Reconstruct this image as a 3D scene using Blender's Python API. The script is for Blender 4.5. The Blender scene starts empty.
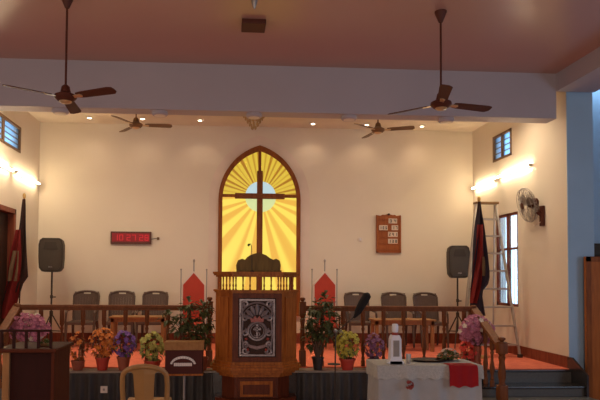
import bpy, bmesh, math, random
from mathutils import Vector, Matrix
R = math.radians
random.seed(7)
S = bpy.context.scene
COL = S.collection

# ------------------------------------------------------------------ camera
EYE = Vector((0, 0, 1.72))
F = 600.0; PX, PY = 261.0, 258.0
ROT = Matrix.Rotation(-math.atan(36 / 600), 3, 'Z') @ Matrix.Rotation(R(92.0), 3, 'X') @ Matrix.Rotation(0.0067, 3, 'Z')
cd = bpy.data.cameras.new('camera'); cam = bpy.data.objects.new('camera', cd); COL.objects.link(cam)
cam.matrix_world = Matrix.Translation(EYE) @ ROT.to_4x4()
cd.sensor_width = 36; cd.lens = 36.0 * F / 600
cd.shift_x = (300 - PX) / 600; cd.shift_y = (PY - 200) / 600
cd.clip_end = 200
S.camera = cam

def ray(px, py):
    return ROT @ Vector(((px - PX) / F, -(py - PY) / F, -1.0))
def at(px, py, y):                       # world point on the frontal plane Y=y
    d = ray(px, py); return EYE + d * (y / d.y)
def atx(px, py, x):                      # on a side wall X=x
    d = ray(px, py); return EYE + d * (x / d.x)
def atz(px, py, z):                      # on a horizontal plane Z=z
    d = ray(px, py); return EYE + d * ((z - EYE.z) / d.z)

# ------------------------------------------------------------------ materials
def mat(name, c, rough=0.6, metal=0.0, c2=None, scale=6.0, stretch=(1, 1, 1), bump=0.0, bscale=None, emit=None, es=0.0, coat=0.0, trans=0.0, spec=None):
    m = bpy.data.materials.new(name); m.use_nodes = True
    nt = m.node_tree; b = nt.nodes['Principled BSDF']
    b.inputs['Roughness'].default_value = rough; b.inputs['Metallic'].default_value = metal
    if spec is not None: b.inputs['Specular IOR Level'].default_value = spec
    tc = nt.nodes.new('ShaderNodeTexCoord'); mp = nt.nodes.new('ShaderNodeMapping')
    mp.inputs['Scale'].default_value = stretch
    nt.links.new(tc.outputs['Object'], mp.inputs['Vector'])
    n = nt.nodes.new('ShaderNodeTexNoise'); n.inputs['Scale'].default_value = scale; n.inputs['Detail'].default_value = 5
    nt.links.new(mp.outputs[0], n.inputs['Vector'])
    cr = nt.nodes.new('ShaderNodeValToRGB')
    if c2 is None: c2 = tuple(x * 0.88 for x in c)
    cr.color_ramp.elements[0].position = .3; cr.color_ramp.elements[0].color = (*c2, 1)
    cr.color_ramp.elements[1].position = .7; cr.color_ramp.elements[1].color = (*c, 1)
    nt.links.new(n.outputs['Fac'], cr.inputs[0]); nt.links.new(cr.outputs[0], b.inputs['Base Color'])
    if bump:
        n2 = nt.nodes.new('ShaderNodeTexNoise'); n2.inputs['Scale'].default_value = bscale or scale * 8
        nt.links.new(mp.outputs[0], n2.inputs['Vector'])
        bp = nt.nodes.new('ShaderNodeBump'); bp.inputs['Strength'].default_value = bump; bp.inputs['Distance'].default_value = .02
        nt.links.new(n2.outputs['Fac'], bp.inputs['Height']); nt.links.new(bp.outputs[0], b.inputs['Normal'])
    if emit: b.inputs['Emission Color'].default_value = (*emit, 1); b.inputs['Emission Strength'].default_value = es
    if coat: b.inputs['Coat Weight'].default_value = coat; b.inputs['Coat Roughness'].default_value = .15
    if trans: b.inputs['Transmission Weight'].default_value = trans
    return m
def wood(name, c, c2, rough=.35, coat=.4):
    return mat(name, c, rough + .12, c2=c2, scale=3.0, stretch=(9, 9, 1.2), bump=.12, bscale=14, spec=.18)

M = {}
M['wall'] = mat('cream_wall_paint', (.73, .65, .53), .75, c2=(.71, .63, .51), scale=1.5, bump=.05, bscale=60)
M['surround'] = mat('window_surround_plaster', (.76, .64, .54), .6, scale=2)
M['ceil_in'] = mat('chancel_ceiling_paint', (.76, .66, .52), .6, scale=2)
M['ceil'] = mat('hall_ceiling_bounce_tint', (.53, .30, .235), .30, c2=(.50, .28, .22), scale=.7, spec=.6)  # salmon tint puts the warm floor bounce into the colour
M['beam'] = mat('beam_paint', (.44, .40, .43), .6, c2=(.42, .38, .41), scale=1)
M['column'] = mat('column_daylight_tint', (.36, .56, .76), .6, scale=1)  # cool daylight put into the colour as blue, aisle wall too
M['hallwall'] = mat('hall_wall_paint', (.50, .50, .54), .7, scale=1)
M['carpet'] = mat('orange_red_carpet', (.80, .20, .11), .9, c2=(.66, .14, .08), scale=9, bump=.4, bscale=200)
M['hallfloor'] = mat('hall_floor_tile', (.40, .22, .17), .5, scale=2)
M['skirt'] = wood('skirting_wood', (.26, .07, .035), (.15, .035, .02))
M['coping'] = mat('grey_stone_coping', (.30, .24, .19), .3, scale=30)
M['wood'] = wood('turned_rail_wood', (.22, .075, .026), (.14, .045, .015))
M['stand'] = wood('carved_stand_wood', (.20, .12, .03), (.13, .075, .02))
M['pulpit'] = wood('pulpit_wood', (.44, .14, .025), (.24, .065, .013), .3, .6)
M['pulpit_d'] = wood('pulpit_dark_wood', (.15, .034, .013), (.085, .02, .009), .3, .6)
M['dark'] = wood('dark_stained_wood', (.055, .022, .014), (.03, .014, .01), .4, .2)
M['lectern'] = wood('lectern_wood', (.036, .007, .005), (.028, .006, .004), .6, 0)
M['lectern_s'] = wood('lectern_side_wood', (.09, .016, .003), (.07, .012, .003), .5, .3)
M['frame'] = wood('window_frame_wood', (.30, .095, .022), (.19, .055, .014))
M['cross'] = wood('cross_wood', (.23, .075, .02), (.15, .045, .013))
M['board'] = wood('hymn_board_wood', (.36, .11, .035), (.28, .08, .025))
M['tanwood'] = wood('light_tan_wood', (.36, .18, .07), (.27, .13, .05))
M['orangewood'] = wood('orange_partition_wood', (.46, .15, .035), (.36, .11, .025))
M['fanbrown'] = mat('brown_fan_enamel', (.10, .028, .016), .5, c2=(.085, .024, .014), spec=.25)
M['fangold'] = mat('fan_gold_trim', (.7, .5, .28), .3, .6)
M['fantan'] = mat('tan_fan_enamel', (.20, .11, .05), .5, spec=.3)
M['chairbrown'] = mat('grey_brown_plastic', (.105, .062, .045), .5, c2=(.09, .052, .038))
M['chairtan'] = mat('tan_plastic', (.42, .22, .075), .4, c2=(.36, .19, .065))
M['black'] = mat('black_plastic', (.040, .028, .018), .6)
M['blackcloth'] = mat('black_foam', (.012, .010, .010), .95, bump=.4, bscale=200)
M['grille'] = mat('speaker_grille', (.060, .044, .028), .5, bump=.5, bscale=300)
M['alu'] = mat('aluminium', (.72, .68, .64), .35, .8)
M['ladder'] = mat('dull_ladder_aluminium', (.42, .37, .33), .45, .3)
M['steel'] = mat('grey_steel', (.35, .32, .30), .4, .8)
M['white'] = mat('white_plastic', (.80, .80, .85), .4)
M['silver'] = mat('silver_painted_carving', (.27, .23, .24), .35, .3, c2=(.19, .145, .145), scale=20)
M['silverdark'] = mat('dull_rose_silver_carving', (.20, .12, .12), .4, .2, c2=(.13, .07, .07), scale=20)
M['redpaint'] = mat('red_painted_carving', (.33, .05, .035), .4)
M['redfabric'] = mat('red_chair_fabric', (.47, .048, .024), .8, c2=(.41, .04, .02), bump=.15)
M['redcloth'] = mat('bright_red_cloth', (.60, .015, .02), .8, bump=.1)
M['redpot'] = mat('red_plastic_pot', (.52, .05, .03), .4)
M['terracotta'] = mat('terracotta_pot', (.34, .09, .045), .6)
M['blackpot'] = mat('black_pot', (.03, .022, .02), .5)
M['soil'] = mat('soil', (.05, .03, .02), .9)
M['leaf'] = mat('green_leaf', (.14, .17, .04), .5, c2=(.07, .09, .02), scale=15)
M['leafdark'] = mat('dark_leaf', (.10, .12, .035), .5, c2=(.045, .055, .018), scale=15)
M['leafbrown'] = mat('brown_leaf', (.30, .11, .03), .6, c2=(.16, .05, .02), scale=15)
M['twig'] = mat('twig', (.10, .055, .03), .7)
M['orange'] = mat('orange_petal', (.75, .25, .03), .6, c2=(.55, .14, .02), scale=25)
M['purple'] = mat('purple_petal', (.25, .11, .38), .6, c2=(.16, .07, .30), scale=25)
M['mauve'] = mat('mauve_petal', (.30, .12, .22), .6, c2=(.20, .08, .18), scale=25)
M['yellow'] = mat('yellow_green_petal', (.60, .50, .06), .6, c2=(.38, .34, .05), scale=25)
M['lime'] = mat('pale_yellow_green_petal', (.55, .52, .14), .6, c2=(.36, .34, .07), scale=25)
M['pink'] = mat('pink_petal', (.58, .20, .28), .6, c2=(.38, .12, .20), scale=25)
M['redpetal'] = mat('red_petal', (.75, .07, .04), .6, c2=(.5, .03, .02), scale=25)
M['whitepetal'] = mat('white_petal', (.7, .6, .5), .6)
M['cloth'] = mat('white_table_cloth', (.40, .39, .38), .8, c2=(.35, .34, .33), bump=.15, bscale=40)
M['lace'] = mat('white_lace_overlay', (.50, .48, .44), .8, c2=(.40, .39, .36), scale=40, bump=.5, bscale=120)
M['card'] = mat('number_card', (.72, .58, .46), .6)
M['ink'] = mat('black_ink', (.03, .02, .02), .6)
M['flagnavy'] = mat('navy_flag_cloth', (.050, .032, .050), .8)
M['flagmaroon'] = mat('dark_maroon_flag_cloth', (.060, .026, .022), .8)
M['flagred'] = mat('red_flag_cloth', (.32, .022, .018), .8)
M['flagyellow'] = mat('yellow_flag_emblem', (.34, .22, .12), .8)
M['brass'] = mat('brass', (.6, .4, .15), .3, .9)
M['glass'] = mat('clear_glass', (.8, .85, .9), .1, trans=.9)
M['frosted'] = mat('frosted_louvre_glass', (.40, .68, .95), .35, c2=(.36, .62, .90), trans=.9)
M['crystal'] = mat('crystal', (.75, .5, .22), .2, trans=.4)
M['lampring'] = mat('white_lamp_ring', (.75, .68, .58), .5)
M['boxpanel'] = mat('dark_maroon_panel', (.085, .026, .022), .6, spec=.1)
M['boxwhite'] = mat('white_lettering', (.78, .74, .70), .5)
M['socket'] = mat('white_switch', (.75, .66, .58), .5)
M['tube'] = mat('warm_fluorescent', (1, .9, .7), .5, emit=(1.0, .82, .54), es=19.0)
M['down'] = mat('downlight_bulb', (1, .9, .7), .5, emit=(1.0, .78, .52), es=5.0)
M['led'] = mat('red_led_panel', (.25, .01, .015), .4, emit=(.8, .02, .03), es=.015)
M['leddigit'] = mat('red_led_digit', (.5, .02, .03), .4, emit=(1, .03, .05), es=.13)
M['blackled'] = mat('dark_clock_frame', (.10, .03, .015), .45)

# black granite cladding with joints
def granite():
    m = mat('black_granite', (.035, .032, .033), .16, c2=(.02, .019, .02), scale=40, spec=.7)
    return m
M['granite'] = granite()
M['greytread'] = mat('grey_stone_tread', (.12, .115, .10), .4, c2=(.09, .085, .08), scale=30)

def stained(name, cx, cz, light, dark, es, fr=(21, 13, 34), lo=-.5, hi=.35):
    m = bpy.data.materials.new(name); m.use_nodes = True; nt = m.node_tree; N = nt.nodes; L = nt.links
    b = N['Principled BSDF']; tc = N.new('ShaderNodeTexCoord'); sp = N.new('ShaderNodeSeparateXYZ'); L.new(tc.outputs['Object'], sp.inputs[0])
    def ma(op, a, bb=None, c=None):
        n = N.new('ShaderNodeMath'); n.operation = op
        for i, v in enumerate((a, bb, c)):
            if v is None: continue
            if isinstance(v, (int, float)): n.inputs[i].default_value = v
            else: L.new(v, n.inputs[i])
        return n.outputs[0]
    dx = ma('SUBTRACT', sp.outputs['X'], cx); dz = ma('SUBTRACT', sp.outputs['Z'], cz)
    ang = ma('ARCTAN2', dx, dz)
    s1 = ma('SINE', ma('MULTIPLY', ang, fr[0])); s2 = ma('SINE', ma('MULTIPLY', ang, fr[1])); s3 = ma('SINE', ma('MULTIPLY', ang, fr[2]))
    t = ma('ADD', ma('ADD', s1, ma('MULTIPLY', s2, .6)), ma('MULTIPLY', s3, .35))
    fac = N.new('ShaderNodeMapRange'); L.new(t, fac.inputs[0]); fac.inputs[1].default_value = lo; fac.inputs[2].default_value = hi
    mx = N.new('ShaderNodeMix'); mx.data_type = 'RGBA'; L.new(fac.outputs[0], mx.inputs['Factor'])
    mx.inputs['A'].default_value = (*dark, 1); mx.inputs['B'].default_value = (*light, 1)
    L.new(mx.outputs['Result'], b.inputs['Emission Color']); b.inputs['Emission Strength'].default_value = es
    mx2 = mx.outputs['Result']; b.inputs['Base Color'].default_value = (.10, .07, .02, 1); b.inputs['Roughness'].default_value = .3
    return m

# ------------------------------------------------------------------ mesh builder
class MB:
    def __init__(s): s.b = bmesh.new()
    def _t(s, vs, mtx):
        if mtx is not None: bmesh.ops.transform(s.b, matrix=mtx, verts=vs)
    def box(s, c, d, bev=0.0, m=None):
        r = bmesh.ops.create_cube(s.b, size=1.0); vs = r['verts']
        bmesh.ops.scale(s.b, vec=d, verts=vs)
        if bev > 0:
            es = list({e for v in vs for e in v.link_edges})
            rr = bmesh.ops.bevel(s.b, geom=es, offset=bev, segments=2, affect='EDGES', profile=.6); vs = list({v for f in rr['faces'] for v in f.verts} | {v for v in vs if v.is_valid})
        bmesh.ops.translate(s.b, vec=c, verts=vs)
        s._t(vs, m); return s
    def bb(s, x0, x1, y0, y1, z0, z1, bev=0.0):
        return s.box(((x0 + x1) / 2, (y0 + y1) / 2, (z0 + z1) / 2), (abs(x1 - x0), abs(y1 - y0), abs(z1 - z0)), bev)
    def tube(s, pts, r, n=8, caps=True):
        pts = [Vector(p) for p in pts]; rs = r if isinstance(r, (list, tuple)) else [r] * len(pts)
        rings = []; up = None
        for i, p in enumerate(pts):
            if i == 0: t = pts[1] - pts[0]
            elif i == len(pts) - 1: t = pts[-1] - pts[-2]
            else: t = (pts[i + 1] - pts[i - 1])
            t.normalize()
            if up is None: up = t.orthogonal().normalized()
            else:
                up = (up - t * up.dot(t))
                up = up.normalized() if up.length > 1e-6 else t.orthogonal().normalized()
            w = t.cross(up)
            rings.append([s.b.verts.new(p + (up * math.cos(2 * math.pi * k / n) + w * math.sin(2 * math.pi * k / n)) * rs[i]) for k in range(n)])
        for a, b2 in zip(rings, rings[1:]):
            for k in range(n): s.b.faces.new((a[k], a[(k + 1) % n], b2[(k + 1) % n], b2[k]))
        if caps: s.b.faces.new(rings[0][::-1]); s.b.faces.new(rings[-1])
        return s
    def lathe(s, prof, c=(0, 0, 0), n=16, m=None):
        vs = []; rings = []
        for r, z in prof:
            rings.append([s.b.verts.new((c[0] + max(r, 1e-4) * math.cos(2 * math.pi * k / n), c[1] + max(r, 1e-4) * math.sin(2 * math.pi * k / n), c[2] + z)) for k in range(n)]); vs += rings[-1]
        for a, b2 in zip(rings, rings[1:]):
            for k in range(n): s.b.faces.new((a[k], a[(k + 1) % n], b2[(k + 1) % n], b2[k]))
        s.b.faces.new(rings[0][::-1]); s.b.faces.new(rings[-1])
        s._t(vs, m); return s
    def prism(s, poly, h0, h1, axis='z', m=None):
        def P(a, b2, h): return {'z': (a, b2, h), 'y': (a, h, b2), 'x': (h, a, b2)}[axis]
        lo = [s.b.verts.new(P(a, b2, h0)) for a, b2 in poly]; hi = [s.b.verts.new(P(a, b2, h1)) for a, b2 in poly]
        n = len(poly)
        for k in range(n): s.b.faces.new((lo[k], lo[(k + 1) % n], hi[(k + 1) % n], hi[k]))
        s.b.faces.new(lo[::-1]); s.b.faces.new(hi)
        s._t(lo + hi, m); return s
    def ringprism(s, outer, inner, h0, h1, axis='y'):       # closed frame between two loops of equal length
        def P(a, b2, h): return {'z': (a, b2, h), 'y': (a, h, b2), 'x': (h, a, b2)}[axis]
        n = len(outer); V = [[s.b.verts.new(P(*p, h)) for p in L] for L in (outer, inner) for h in (h0, h1)]
        o0, o1, i0, i1 = V
        for k in range(n):
            j = (k + 1) % n
            s.b.faces.new((o0[k], o0[j], o1[j], o1[k])); s.b.faces.new((i0[k], i1[k], i1[j], i0[j]))
            s.b.faces.new((o0[k], i0[k], i0[j], o0[j])); s.b.faces.new((o1[k], o1[j], i1[j], i1[k]))
        return s
    def sphere(s, c, r, sc=(1, 1, 1), u=12, v=8, m=None):
        rr = bmesh.ops.create_uvsphere(s.b, u_segments=u, v_segments=v, radius=r); vs = rr['verts']
        bmesh.ops.scale(s.b, vec=sc, verts=vs); s._t(vs, m); bmesh.ops.translate(s.b, vec=c, verts=vs); return s
    def quad(s, pts):
        s.b.faces.new([s.b.verts.new(p) for p in pts]); return s
    def torus(s, c, R0, r, axis='z', a0=0, a1=2 * math.pi, n=24, k=6):
        pts = []; full = abs(a1 - a0 - 2 * math.pi) < 1e-6
        for i in range(n + 1):
            a = a0 + (a1 - a0) * i / n; u, v = R0 * math.cos(a), R0 * math.sin(a)
            pts.append({'z': (c[0] + u, c[1] + v, c[2]), 'y': (c[0] + u, c[1], c[2] + v), 'x': (c[0], c[1] + u, c[2] + v)}[axis])
        return s.tube(pts, r, k)
    def build(s, name, m, parent=None, loc=None, smooth=False, kind=None):
        bmesh.ops.recalc_face_normals(s.b, faces=s.b.faces)
        me = bpy.data.meshes.new(name); s.b.to_mesh(me); s.b.free()
        if smooth:
            for p in me.polygons: p.use_smooth = True
            try: me.set_sharp_from_angle(angle=R(40))
            except Exception: pass
        me.materials.append(M[m] if isinstance(m, str) else m)
        o = bpy.data.objects.new(name, me); COL.objects.link(o)
        if parent: o.parent = parent
        if loc is not None: o.location = loc
        if kind: o['kind'] = kind
        return o
def st(name, mb, m, parent=None, smooth=False):
    o = mb.build(name, m, parent, smooth=smooth)
    if parent is None: o['kind'] = 'structure'
    return o
def tag(o, label, cat, group=None):
    o['label'] = label; o['category'] = cat
    if group: o['group'] = group
    return o
def thing(name, label, cat, loc=(0, 0, 0), rz=0, group=None):
    o = bpy.data.objects.new(name, None); COL.objects.link(o); o.location = loc; o.rotation_euler = (0, 0, rz); o.empty_display_size = .1
    return tag(o, label, cat, group)
KIDS = lambda o: [c for c in COL.objects if c.parent == o]
def dup(root, loc, rz=None, label=None, group=None):
    r = root.copy(); COL.objects.link(r); r.location = loc
    if rz is not None: r.rotation_euler = (0, 0, rz)
    if label: r['label'] = label
    if group: r['group'] = group
    for ch in KIDS(root):
        c = ch.copy(); COL.objects.link(c); c.parent = r
        for g in KIDS(ch):
            d = g.copy(); COL.objects.link(d); d.parent = c
    return r

# ------------------------------------------------------------------ the room
XL, XR, YB = -3.85, 5.33, 12.6
CH, PL, FZ = 4.94, .36, -.10   # ceiling height, platform height, hall floor
YF = 8.93                      # platform front edge
def wall_with_holes(name, x0, x1, y0, y1, z0, z1, holes, m='wall'):
    ys = sorted({y0, y1, *[h[0] for h in holes], *[h[1] for h in holes]}); zs = sorted({z0, z1, *[h[2] for h in holes], *[h[3] for h in holes]})
    mb = MB()
    for a, b2 in zip(ys, ys[1:]):
        run = None
        for c, d in zip(zs, zs[1:]):
            inh = any(h[0] <= (a + b2) / 2 <= h[1] and h[2] <= (c + d) / 2 <= h[3] for h in holes)
            if inh:
                if run: mb.bb(x0, x1, a, b2, *run)
                run = None
            else: run = (run[0], d) if run else (c, d)
        if run: mb.bb(x0, x1, a, b2, *run)
    return st(name, mb, m)
YCO = max(8.97, atx(568, 280, XR).y)
wy = lambda px, X_: atx(px, 250, X_).y
HW = (wy(512.5, XR), wy(494, XR), atx(494, 162.5, XR).z, atx(494, 137, XR).z)          # high window in the right wall
LW = (wy(518, XR), wy(495.5, XR), atx(518, 307, XR).z, atx(518, 211, XR).z)           # tall window in the right wall
HL = (9.70, wy(18, XL), atx(18, 152, XL).z, atx(18, 126, XL).z)          # high window in the left wall
DL = (9.45, wy(14.5, XL), PL, atx(14, 209, XL).z)              # doorway in the left wall
wall_with_holes('wall_right', XR, XR + .22, YCO, YB + .2, FZ, CH, [HW, LW])
wall_with_holes('wall_left', XL - .22, XL, 9.2, YB + .2, FZ, CH, [HL, DL])
st('wall_back', MB().bb(XL - .22, XR + .22, YB, YB + .2, FZ, CH), 'wall')
st('ceiling_chancel', MB().bb(XL - .22, XR + .22, 9.25, YB + .2, CH, CH + .15), 'ceil_in')
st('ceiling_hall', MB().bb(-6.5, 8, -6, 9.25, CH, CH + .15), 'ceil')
st('ceiling_beam', MB().bb(-6.5, 5.11, 8.93, 9.22, 4.235, CH), 'beam')
st('ceiling_beam_side', MB().bb(5.11, 5.72, -6, 8.93, 4.66, CH), 'beam')
st('column_right', MB().bb(XR, XR + .42, YCO - .015, YCO, FZ, CH).bb(XR + .22, XR + .42, YCO, 9.6, FZ, CH), 'column')
st('wall_aisle', MB().bb(XR + .41, 8, 9.6, 9.8, FZ, CH), 'column')
st('wall_hall_left', MB().bb(-6.5, XL, 9.2, 9.4, FZ, CH), 'hallwall')
st('wall_hall_side_left', MB().bb(-6.7, -6.5, -6, 9.4, FZ, CH), 'hallwall')
st('wall_hall_side_right', MB().bb(8, 8.2, -6, 9.8, FZ, CH), 'hallwall')
st('wall_hall_rear', MB().bb(-6.7, 8.2, -6.2, -6, FZ, CH), 'hallwall')
st('floor', MB().bb(-6.7, 8.2, -6.2, YB + .2, FZ - .1, FZ), 'hallfloor')
# platform: black clad front, stone coping, steps either side
XS0, XS1 = -3.13, 3.93
st('platform', MB().bb(XS0, XS1, YF, YB, FZ, PL - .03).bb(XL, XR, YF + .02, YB, FZ, PL - .032), 'granite')
st('platform_coping', MB().bb(XS0, XS1, YF - .02, YF + .30, PL - .03, PL, .006), 'coping')
mbj = MB(); x = XS0
st('platform_edge', MB().bb(XS1, XR, YF - .02, YF + .05, PL - .03, PL + .002, .004).bb(XL, XS0, YF - .02, YF + .05, PL - .03, PL + .002, .004), 'granite')
st('stair_riser', MB().bb(XS1, XR, YF, YF + .02, .17, PL - .03), 'greytread')
st('step_right', MB().bb(XS1 - .35, XR, YF - .33, YF, FZ, .14), 'greytread')
st('step_right_nosing', MB().bb(XS1 - .35, XR, YF - .36, YF, .14, .17, .006), 'granite')
st('step_left', MB().bb(XL, XS0 + .2, YF - .33, YF, FZ, .17), 'greytread')
st('step_right_lower', MB().bb(XS1 - .35, XR, YF - .68, YF - .33, FZ, .03, .004), 'greytread')
# black pleated skirt hung along the platform front
M['satin'] = mat('black_satin', (.11, .095, .085), .42, c2=(.085, .075, .068), scale=4, spec=.6)
def skirt(xa, xb, label):
    mb = MB(); n = int((xb - xa) / .010); rows = []
    for k, z in enumerate((PL - .032, PL - .07, (.15), FZ + .012)):
        amp = (.006, .012, .018, .024)[k]
        rows.append([mb.b.verts.new((xa + (xb - xa) * i / n, YF - .034 + amp * math.sin(2 * math.pi * i * .010 / .135) + .3 * amp * math.sin(i * .31), z)) for i in range(n + 1)])
    for p, q in zip(rows, rows[1:]):
        for i in range(n): mb.b.faces.new((p[i], p[i + 1], q[i + 1], q[i]))
    bmesh.ops.solidify(mb.b, geom=mb.b.faces[:], thickness=.004)
    tag(mb.build('stage_skirt', 'satin', smooth=True), label, 'skirt')
skirt(XS0, -.16, 'black pleated satin skirt on the platform front left of the pulpit')
skirt(1.08, XS1 - .36, 'black pleated satin skirt on the platform front right of the pulpit')
carpet = MB().bb(XL, XR, YF + .30, YB - .02, PL - .032, PL + .012).bb(XS1, XR, YF + .05, YF + .30, PL - .03, PL + .012).bb(XL, XS0, YF + .05, YF + .3, PL - .03, PL + .012).build('carpet', 'carpet')
tag(carpet, 'orange-red carpet covering the raised platform floor', 'carpet')
st('baseboard_back', MB().bb(XL, XR, YB - .025, YB, PL, PL + .23, .004), 'skirt')
st('baseboard_right', MB().bb(XR - .025, XR, YF + .1, YB, PL, PL + .19, .004), 'skirt')
st('baseboard_left', MB().bb(XL, XL + .025, YF + .3, DL[0] - .12, PL, PL + .19, .004).bb(XL, XL + .025, DL[1] + .12, YB, PL, PL + .19, .004), 'skirt')
# sloping black stair skirting by the column
st('trim_1', MB().prism([(YF + .1, PL - .02), (YF + .1, PL + .19), (YF - .02, PL + .19), (YF - .4, .34), (YF - .4, FZ), (YF + .1, FZ)], XR - .03, XR, 'x'), 'granite')

# ---- high windows with louvres
def louvre_window(name, xin, xout, h, nl=4):
    y0, y1, z0, z1 = h; xm = (xin + xout) / 2
    mb = MB(); t = .045; s = 1 if xout > xin else -1; xa, xb = sorted((xin - s * .015, xin + s * .06))
    ym = (y0 + y1) / 2
    for a, b2, c, d in ((y0, y1, z0, z0 + t), (y0, y1, z1 - t, z1), (y0, y0 + t, z0, z1), (y1 - t, y1, z0, z1), (ym - t / 2, ym + t / 2, z0, z1)): mb.bb(xa, xb, a, b2, c, d)
    f = st(name, mb, 'fantan')
    mb = MB()
    for (a, b2) in ((y0 + t, ym - t / 2), (ym + t / 2, y1 - t)):
        for k in range(nl):
            zc = z0 + t + (z1 - z0 - 2 * t) * (k + .5) / nl
            mb.box((xin + s * .03, (a + b2) / 2, zc), (.012, b2 - a, (z1 - z0 - 2 * t) / nl * .92))
    mb.build('louvre_glass', 'frosted', f)
    mb = MB()
    for k in range(1, nl): mb.bb(xin + s * .025 - .01, xin + s * .025 + .01, y0 + t, y1 - t, z0 + t + (z1 - z0 - 2 * t) * k / nl - .012, z0 + t + (z1 - z0 - 2 * t) * k / nl + .012)
    mb.build('glazing_bar', 'steel', f)
louvre_window('window_1', XR, XR + .22, HW)
louvre_window('window_2', XL, XL - .22, HL)
# ---- tall window, right wall
y0, y1, z0, z1 = LW; mb = MB()
for a, b2, c, d in ((y0, y1, z0, z0 + .05), (y0, y1, z1 - .05, z1), (y0, y0 + .06, z0, z1), (y1 - .06, y1, z0, z1), ((y0 + y1) / 2 - .03, (y0 + y1) / 2 + .03, z0, z1), (y0, y1, 2.3, 2.34)): mb.bb(XR + .02, XR + .08, a, b2, c, d)
w3 = st('window_3', mb, 'skirt')
MB().bb(XR + .045, XR + .055, y0 + .05, y1 - .05, z0 + .04, z1 - .04).build('pane', 'glass', w3)
mb = MB()
for k in range(7): mb.tube([(XR + .1, y0 + .10 + k * (y1 - y0 - .2) / 6, z0 + .03), (XR + .1, y0 + .10 + k * (y1 - y0 - .2) / 6, z1 - .03)], .006, 6)
mb.build('security_bar', 'steel', w3)
# ---- door, left wall (dark open doorway with frame)
y0, y1, z0, z1 = DL; mb = MB()
for a, b2, c, d in ((y0, y0 + .09, z0, z1), (y1 - .09, y1, z0, z1), (y0, y1, z1 - .09, z1)): mb.bb(XL - .2, XL + .02, a, b2, c, d, .004)
d1 = st('door_1', mb, 'skirt')
lf = MB().bb(XL - .14, XL - .10, y0 + .09, y1 - .09, z0, z1 - .09).build('door_leaf', 'dark', d1)
mb = MB()
for a, c in ((y0 + .2, .6), (y0 + .78, .6), (y0 + .2, 1.7), (y0 + .78, 1.7)): mb.bb(XL - .10, XL - .085, a, a + .45, c, c + .9, .005)
mb.build('door_panel', 'dark', lf)

# ------------------------------------------------------------------ stained glass window with cross
wc = at(259.5, 200, YB); CX = wc.x; ZS = wc.z
A, Ht = .865, 1.15
def arch(a, h, zb, zs, n=14):
    r = (a * a + h * h) / (2 * a); pts = [(CX - a, zb), ]
    am = math.asin(min(1, h / r))
    for k in range(n + 1): t = am * k / n; pts.append((CX + (r - a) * 1 - r * math.cos(t), zs + r * math.sin(t)))
    for k in range(n - 1, -1, -1): t = am * k / n; pts.append((CX - (r - a) + r * math.cos(t), zs + r * math.sin(t)))
    pts.append((CX + a, zb)); return pts
ZB = .95
win = st('window_4', MB().ringprism(arch(A, Ht, ZB, ZS), arch(A - .085, Ht - .12, ZB + .085, ZS), YB - .07, YB), 'frame')
st('trim_2', MB().ringprism(arch(A + .20, Ht + .22, ZB - .1, ZS), arch(A, Ht, ZB - .1, ZS), YB - .015, YB), 'surround')
gp = at(260.5, 197, YB); zc = gp.z
up = [p for p in arch(A - .08, Ht - .115, zc, ZS) if p[1] >= zc - .001]
up = [(CX - A + .08, zc)] + [p for p in arch(A - .08, Ht - .115, zc, ZS)[1:-1] if p[1] > zc + .002] + [(CX + A - .08, zc)]
g1 = stained('amber_ray_glass', gp.x, zc, (.75, .52, .05), (.40, .17, .012), .37, (41, 17, 29), -1.0, .1)
g2 = stained('yellow_ray_glass', gp.x, zc, (.97, .76, .11), (.85, .46, .06), .38)
MB().prism(up, YB - .03, YB - .005, 'y').build('upper_pane', g1, win)
MB().prism([(CX - A + .08, ZB + .08), (CX + A - .08, ZB + .08), (CX + A - .08, zc), (CX - A + .08, zc)], YB - .03, YB - .005, 'y').build('lower_pane', g2, win)
rc = .325
sunm = mat('pale_blue_glass', (.1, .12, .12), .3, emit=(.52, .70, .74), es=.36)
MB().prism([(gp.x + rc * math.cos(a * R(10)), zc + rc * math.sin(a * R(10))) for a in range(36)], YB - .04, YB - .03, 'y').build('sun_disc', sunm, win)
MB().prism([(gp.x + (rc + .0005) * math.cos(-a * R(10)), zc + (rc + .0005) * math.sin(-a * R(10))) for a in range(19)], YB - .045, YB - .029, 'y').build('lower_sun_disc', mat('pale_green_glass', (.1, .12, .06), .3, emit=(.70, .78, .36), es=.36), win)
zt = ZS + Ht - .1
MB().bb(CX - .03, CX + .03, YB - .06, YB - .025, ZB + .05, zt).bb(CX - A + .05, CX + A - .05, YB - .06, YB - .025, zc - .045 + .03, zc + .045).build('glazing_bar', 'frame', win)
ctop = at(260, 172, YB).z; cbx = CX - .0
cr = thing('wooden_cross', 'brown wooden cross fixed against the glowing yellow pointed window', 'cross', (cbx, YB - .12, ZB + .1))
MB().bb(-.06, .06, -.03, .055, 0, ctop - ZB - .1, .008).build('upright_beam', 'cross', cr)
MB().bb(-.52, .52, -.045, .045, zc - .055 - ZB - .1, zc + .055 - ZB - .1, .008).build('cross_beam', 'cross', cr)

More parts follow.
